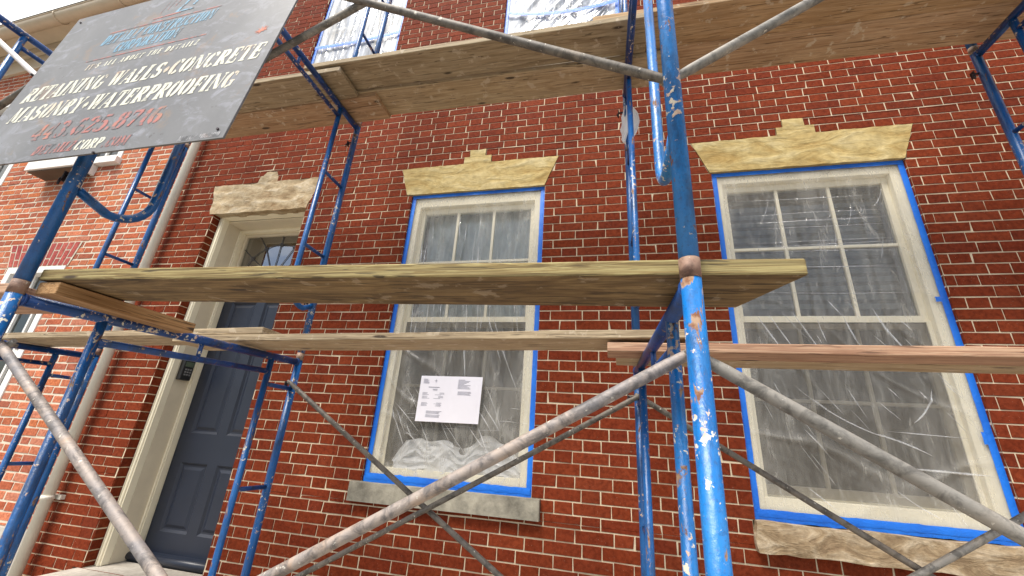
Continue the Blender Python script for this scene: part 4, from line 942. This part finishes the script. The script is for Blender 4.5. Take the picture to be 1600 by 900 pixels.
# ------------------------------------------------------------------ sign with hand-made stencil lettering
SX, SYB, SZB = -2.31, -1.93, 0.815
kx = (-1.86 + 1.93) / (1.76 - 0.815); un = math.sqrt(1 + kx * kx)
def SP(u, v, d=0.0):            # sign plane: u right, v up, d towards the street
    return (SX + u, SYB + kx * v / un - d / un, SZB + v / un + d * kx / un)
def sgnmat():
    m, t, b = mat("weathered_grey_board"); v = coords(t); vs = coords(t, (1, 1, 1.6))
    n1 = noi(t, v, 2.2, 6, 0.65, 0.5); n2 = noi(t, vs, 9, 8, 0.7, 1.0); n3 = noi(t, v, 40, 4)
    c = ramp(t, n1, [(0.3, (0.10, 0.103, 0.11)), (0.55, (0.145, 0.147, 0.152)), (0.75, (0.20, 0.205, 0.225))])
    c = mixc(t, ramp(t, n2, [(0.52, 0.0), (0.68, 0.6)]), c, (0.30, 0.31, 0.36))
    c = mixc(t, ramp(t, noi(t, v, 6, 6, 0.7, 0.5), [(0.60, 0.0), (0.68, 0.5)]), c, (0.24, 0.15, 0.08))
    c = mixc(t, ramp(t, n3, [(0.70, 0.0), (0.74, 0.6)]), c, (0.05, 0.045, 0.04))
    t.links.new(c, b.inputs['Base Color']); b.inputs['Roughness'].default_value = 0.5; bump(t, b, n2, 0.1, 0.004); return m
def letmat(name, col, wear, under=(0.12, 0.123, 0.13)):
    m, t, b = mat(name); v = coords(t); n = noi(t, v, 30, 6, 0.7); n2 = noi(t, v, 5, 3)
    c = mixc(t, ramp(t, n, [(wear, 0.0), (wear + 0.12, 1.0)]), col, under)
    c = mixc(t, ramp(t, n2, [(0.60, 0.0), (0.74, 0.5)]), c, (0.50, 0.22, 0.10))
    t.links.new(c, b.inputs['Base Color']); b.inputs['Roughness'].default_value = 0.55; return m
L_WH = letmat("cream_lettering", (0.64, 0.63, 0.52), 0.56); L_RD = letmat("faded_red_lettering", (0.40, 0.13, 0.11), 0.46)
L_BL = letmat("faded_blue_lettering", (0.16, 0.33, 0.46), 0.52); L_FA = letmat("faint_grey_lettering", (0.36, 0.36, 0.37), 0.45)
TH, TN = 0.32, 0.10
def arc(cx, cy, rx, ry, a0, a1, n=14): return [(cx + rx * math.cos(RAD(a0 + (a1 - a0) * i / n)), cy + ry * math.sin(RAD(a0 + (a1 - a0) * i / n))) for i in range(n + 1)]
def ser(x, y, w_=0.44): return [(x - w_ / 2, y), (x + w_ / 2, y)]
V_ = lambda x: [(x, 0.03), (x, 0.97)]
tk, tn = 'k', 'n'
GL = {  # width, strokes (path, forced width or None)
 'R': (0.86, [(V_(.22), None), (ser(.24, .97), .085), (ser(.24, .03), .085), (arc(.36, .74, .28, .23, 84, -84), None), ([(.40, .50), (.76, .03)], .27)]),
 'E': (0.78, [(V_(.22), None), ([(.05, .97), (.70, .97)], .10), ([(.05, .03), (.70, .03)], .10), ([(.36, .5), (.55, .5)], .085), ([(.69, .97), (.69, .72)], .10), ([(.69, .03), (.69, .28)], .10), ([(.56, .62), (.56, .38)], .085)]),
 'T': (0.80, [([(.40, .03), (.40, .90)], .27), ([(.02, .96), (.78, .96)], .08), ([(.05, .96), (.05, .72)], .10), ([(.75, .96), (.75, .72)], .10), (ser(.4, .03), .085)]),
 'A': (0.88, [([(.12, .03), (.42, .93)], .08), ([(.46, .95), (.74, .03)], .28), ([(.22, .30), (.54, .30)], .085), (ser(.12, .03, .26), .085), (ser(.74, .03, .40), .085)]),
 'I': (0.44, [(V_(.22), None), (ser(.22, .97, .42), .085), (ser(.22, .03, .42), .085)]),
 'N': (0.92, [([(.14, .03), (.14, .95)], .08), ([(.20, .95), (.70, .05)], .27), ([(.80, .05), (.80, .97)], .08), (ser(.14, .03, .26), .085), (ser(.80, .97, .26), .085), (ser(.18, .97, .28), .085)]),
 'G': (0.86, [(arc(.45, .5, .30, .44, 60, 98, 5), None), (arc(.45, .5, .30, .44, 112, 248), None), (arc(.45, .5, .30, .44, 262, 300, 5), None), ([(.70, .40), (.70, .085)], .2), (ser(.68, .42, .36), .085), ([(.70, .94), (.70, .70)], .10)]),
 'C': (0.82, [(arc(.45, .5, .30, .44, 40, 98, 6), None), (arc(.45, .5, .30, .44, 112, 248), None), (arc(.45, .5, .30, .44, 262, 320, 6), None), ([(.71, .95), (.71, .68)], .10)]),
 'O': (0.86, [(arc(.43, .5, .29, .44, 104, 256), None), (arc(.43, .5, .29, .44, 76, -76), None)]),
 'W': (1.18, [([(.16, .95), (.40, .05)], .26), ([(.44, .05), (.58, .80)], .10), ([(.60, .95), (.82, .05)], .26), ([(.86, .05), (1.06, .95)], .10), (ser(.15, .97, .36), .085), (ser(.58, .97, .34), .085), (ser(1.06, .97, .24), .085)]),
 'L': (0.74, [(V_(.22), None), (ser(.24, .97), .085), ([(.05, .03), (.68, .03)], .10), ([(.67, .03), (.67, .34)], .08)]),
 'S': (0.74, [(arc(.37, .73, .22, .22, 30, 250), None), ([(.24, .60), (.52, .40)], .24), (arc(.37, .27, .22, .22, 70, -150), None), ([(.61, .95), (.61, .72)], .085), ([(.12, .05), (.12, .28)], .085)]),
 'M': (1.10, [([(.14, .03), (.14, .95)], .08), ([(.22, .95), (.50, .10)], .25), ([(.52, .10), (.76, .90)], .085), ([(.88, .03), (.88, .97)], .26), (ser(.14, .03, .26), .085), (ser(.88, .03, .42), .085), (ser(.18, .97, .30), .085), (ser(.9, .97, .38), .085)]),
 'Y': (0.84, [([(.14, .95), (.40, .46)], .26), ([(.46, .50), (.70, .95)], .10), ([(.42, .03), (.42, .46)], .26), (ser(.14, .97, .36), .085), (ser(.70, .97, .26), .085), (ser(.42, .03), .085)]),
 'P': (0.80, [(V_(.22), None), (ser(.24, .97), .085), (ser(.24, .03), .085), (arc(.36, .72, .30, .25, 84, -84), None)]),
 'F': (0.74, [(V_(.22), None), ([(.05, .97), (.68, .97)], .10), ([(.36, .5), (.54, .5)], .085), ([(.67, .97), (.67, .72)], .10), ([(.55, .62), (.55, .38)], .085), (ser(.24, .03), .085)]),
 'D': (0.86, [(V_(.22), None), (ser(.22, .97, .4), .085), (ser(.22, .03, .4), .085), (arc(.36, .5, .34, .46, 84, -84), None)]),
 'U': (0.86, [([(.20, .97), (.20, .35)], .26), (arc(.45, .33, .25, .29, 190, 350), None), ([(.70, .33), (.70, .95)], .08), (ser(.2, .97, .4), .085), (ser(.70, .97, .26), .085)]),
 'Z': (0.78, [([(.08, .96), (.70, .96)], .10), ([(.60, .93), (.20, .10)], .26), ([(.06, .04), (.70, .04)], .10), ([(.09, .96), (.09, .74)], .085), ([(.69, .04), (.69, .28)], .085)]),
 'B': (0.84, [(V_(.22), None), (arc(.36, .75, .24, .21, 84, -84), None), (arc(.36, .27, .28, .23, 84, -84), None), (ser(.2, .97, .36), .085), (ser(.2, .03, .36), .085)]),
 'H': (0.92, [(V_(.2), None), ([(.72, .03), (.72, .97)], .26), ([(.34, .5), (.58, .5)], .10), (ser(.2, .97, .38), .085), (ser(.2, .03, .38), .085), (ser(.72, .97, .38), .085), (ser(.72, .03, .38), .085)]),
 'X': (0.86, [([(.18, .95), (.68, .05)], .26), ([(.64, .95), (.20, .05)], .10)]),
 '1': (0.56, [([(.30, .03), (.30, .95)], .26), ([(.08, .78), (.20, .84)], .10), (ser(.3, .03, .46), .085)]),
 '2': (0.76, [(arc(.38, .70, .24, .25, 170, -20), None), ([(.58, .58), (.14, .10)], .16), ([(.08, .085), (.66, .085)], .12), ([(.66, .085), (.66, .26)], .085)]),
 '3': (0.74, [(arc(.34, .74, .22, .21, 160, -70), None), (arc(.34, .27, .26, .24, 75, -160), None)]),
 '4': (0.80, [([(.52, .03), (.52, .95)], .24), ([(.46, .92), (.06, .32)], .10), ([(.04, .30), (.74, .30)], .10), (ser(.52, .03, .4), .085)]),
 '5': (0.74, [([(.16, .93), (.62, .93)], .13), ([(.15, .93), (.13, .56)], .085), (arc(.34, .32, .26, .28, 110, -155), None)]),
 '6': (0.78, [(arc(.42, .50, .30, .44, 60, 255), None), (arc(.44, .29, .22, .24, 110, -76), None)]),
 '7': (0.74, [([(.08, .92), (.66, .92)], .14), ([(.60, .86), (.32, .03)], .22), ([(.09, .95), (.09, .70)], .085)]),
 '8': (0.78, [(arc(.38, .74, .21, .20, 100, 440, 22), None), (arc(.38, .27, .25, .24, 100, 440, 22), None)]),
 '0': (0.78, [(arc(.39, .5, .25, .44, 104, 256), None), (arc(.39, .5, .25, .44, 76, -76), None)]),
 '.': (0.34, [([(.08, .11), (.30, .11)], .20)]), "'": (0.26, [([(.12, .95), (.12, .72)], .14)]), '#': (0.7, [([(.2, .1), (.3, .9)], .08), ([(.45, .1), (.55, .9)], .08), ([(.1, .35), (.6, .35)], .08), ([(.12, .65), (.62, .65)], .08)]),
 '•': (0.50, [(arc(.25, .42, .09, .12, 0, 360, 12), .20)]), ' ': (0.36, []),
}
sign = empty('contractor_sign', (SX + 0.6, -1.93, SZB), 'weathered dark grey sign board with stencil lettering tied to the scaffold', 'sign')
bd = MB(); cs = [(-0.012, 0.0), (1.185, -0.003), (1.215, 0.965), (-0.035, 0.885)]
top_ = []
f4 = [SP(u, v, 0.0) for u, v in cs]; b4 = [SP(u, v, -0.006) for u, v in cs]
bd.quad(*f4); bd.quad(*reversed(b4))
for q in range(4): bd.quad(f4[(q + 1) % 4], f4[q], b4[q], b4[(q + 1) % 4])
bd.build('board', sgnmat(), sign, SP(0.6, 0.45))
zc_ = [0]
def write(txt, u0, u1, v0, h, material, slope=0.0, shear=0.20, name='lettering', gap=0.10):
    tot = sum(GL[c][0] + gap for c in txt); sc = (u1 - u0) / tot; mb = MB(); x = 0
    for ch in txt:
        wd, strokes = GL[ch]
        for path, fw in strokes:
            zc_[0] = (zc_[0] + 1) % 40; dd = 0.0006 + zc_[0] * 0.000012
            n = len(path); offs = []
            for i in range(n):
                a_ = path[max(0, i - 1)]; b_ = path[min(n - 1, i + 1)]
                dx, dy = b_[0] - a_[0], b_[1] - a_[1]; l = math.hypot(dx, dy) or 1
                if fw is None:
                    vy = abs(dy / l); w_ = TN + (TH - TN) * vy ** 1.4
                else: w_ = fw
                if fw is not None and fw > 0.1 and abs(dy) > abs(dx) * 0.6: ox, oy = w_ / 2, 0   # slanted thick strokes end level
                else: ox, oy = -dy / l * w_ / 2, dx / l * w_ / 2
                if fw is not None and fw > 0.1 and abs(dy) > abs(dx) * 0.6 and dy > 0: ox = -ox
                offs.append((ox, oy))
            for i in range(n - 1):
                p = [(path[i][0] + offs[i][0], path[i][1] + offs[i][1]), (path[i][0] - offs[i][0], path[i][1] - offs[i][1]),
                     (path[i + 1][0] - offs[i + 1][0], path[i + 1][1] - offs[i + 1][1]), (path[i + 1][0] + offs[i + 1][0], path[i + 1][1] + offs[i + 1][1])]
                q = []
                for (px_, py_) in p:
                    uu = u0 + (x + px_) * sc + shear * py_ * h; vv = v0 + py_ * h + slope * (uu - u0); q.append(SP(uu, vv, dd))
                mb.quad(*q)
        x += wd + gap
    return mb.build(name, material, sign, SP(u0, v0))
write("RETAINING WALLS•CONCRETE", 0.035, 1.165, 0.330, 0.080, L_WH, 0.030)
write("MASONRY•WATERPROOFING", 0.055, 1.110, 0.217, 0.080, L_WH, 0.012)
write("443.625.8716", 0.265, 0.872, 0.100, 0.080, L_RD, 0.006)
write("DETAILZ", 0.345, 0.540, 0.024, 0.044, L_RD); write("CORP", 0.545, 0.668, 0.022, 0.046, L_WH); write(".COM", 0.672, 0.785, 0.019, 0.044, L_RD)
write("MHIC# 106300", 1.005, 1.165, 0.004, 0.020, L_FA)
write("DETAILZ CONSTRUCTION", 0.262, 0.822, 0.628, 0.062, L_BL, 0.065)
write("CORPORATION", 0.370, 0.690, 0.560, 0.062, L_BL, 0.065)
write("IT'S ALL ABOUT THE DETAILZ", 0.285, 0.835, 0.474, 0.030, L_WH, 0.062, gap=0.35)
ln = MB()
def rule(u0, v0, u1, v1, w_=0.006):
    ln.quad(SP(u0, v0, .0008), SP(u1, v1, .0008), SP(u1, v1 + w_, .0008), SP(u0, v0 + w_, .0008))
rule(0.27, 0.705, 0.835, 0.742); rule(0.255, 0.528, 0.845, 0.562); rule(0.48, 0.745, 0.62, 0.760, 0.008)
for i in range(3): rule(0.50 + i * 0.03, 0.775 + i * .02, 0.515 + i * 0.03, 0.86, 0.012)
ln.build('rule_line', L_RD, sign, SP(0.5, 0.6))
lg = MB()
lg.quad(SP(0.585, 0.765, .001), SP(0.60, 0.765, .001), SP(0.655, 0.90, .001), SP(0.64, 0.90, .001)); lg.quad(SP(0.60, 0.764, .0012), SP(0.68, 0.770, .0012), SP(0.68, 0.780, .0012), SP(0.602, 0.774, .0012))
lg.quad(SP(0.66, 0.80, .001), SP(0.672, 0.80, .001), SP(0.70, 0.88, .001), SP(0.688, 0.88, .001)); lg.build('emblem', L_BL, sign, SP(0.6, 0.8))
sp_ = MB(); rr = random.Random(9)
for i in range(26):
    an = rr.random() * 6.28; l_ = 0.01 + 0.025 * rr.random(); w_ = 0.004; cxu, cvv = 1.115, 0.52
    ux, vx = math.cos(an), math.sin(an)
    sp_.quad(SP(cxu - vx * w_, cvv + ux * w_, .0006 + i * 2e-5), SP(cxu + vx * w_, cvv - ux * w_, .0006 + i * 2e-5), SP(cxu + ux * l_ + vx * .001, cvv + vx * l_ * .8, .0006 + i * 2e-5), SP(cxu + ux * l_ - vx * .001, cvv + vx * l_ * .8 + .001, .0006 + i * 2e-5))
sp_.build('paint_splat', simple("orange_paint", (0.55, 0.16, 0.09), 0.6, 0.1, 10, 0), sign, SP(1.115, 0.52))
bt = MB()
for u, v in ((1.150, 0.035), (0.66, 0.0), (1.16, 0.9), (0.0, 0.85)):
    a_, b_ = Vector(SP(u, v, -0.004)), Vector(SP(u, v, 0.004)); bt.tube([a_, b_], 0.0045, 10)
bt.build('bolt', DKMETAL, sign, SP(0.6, 0.1))
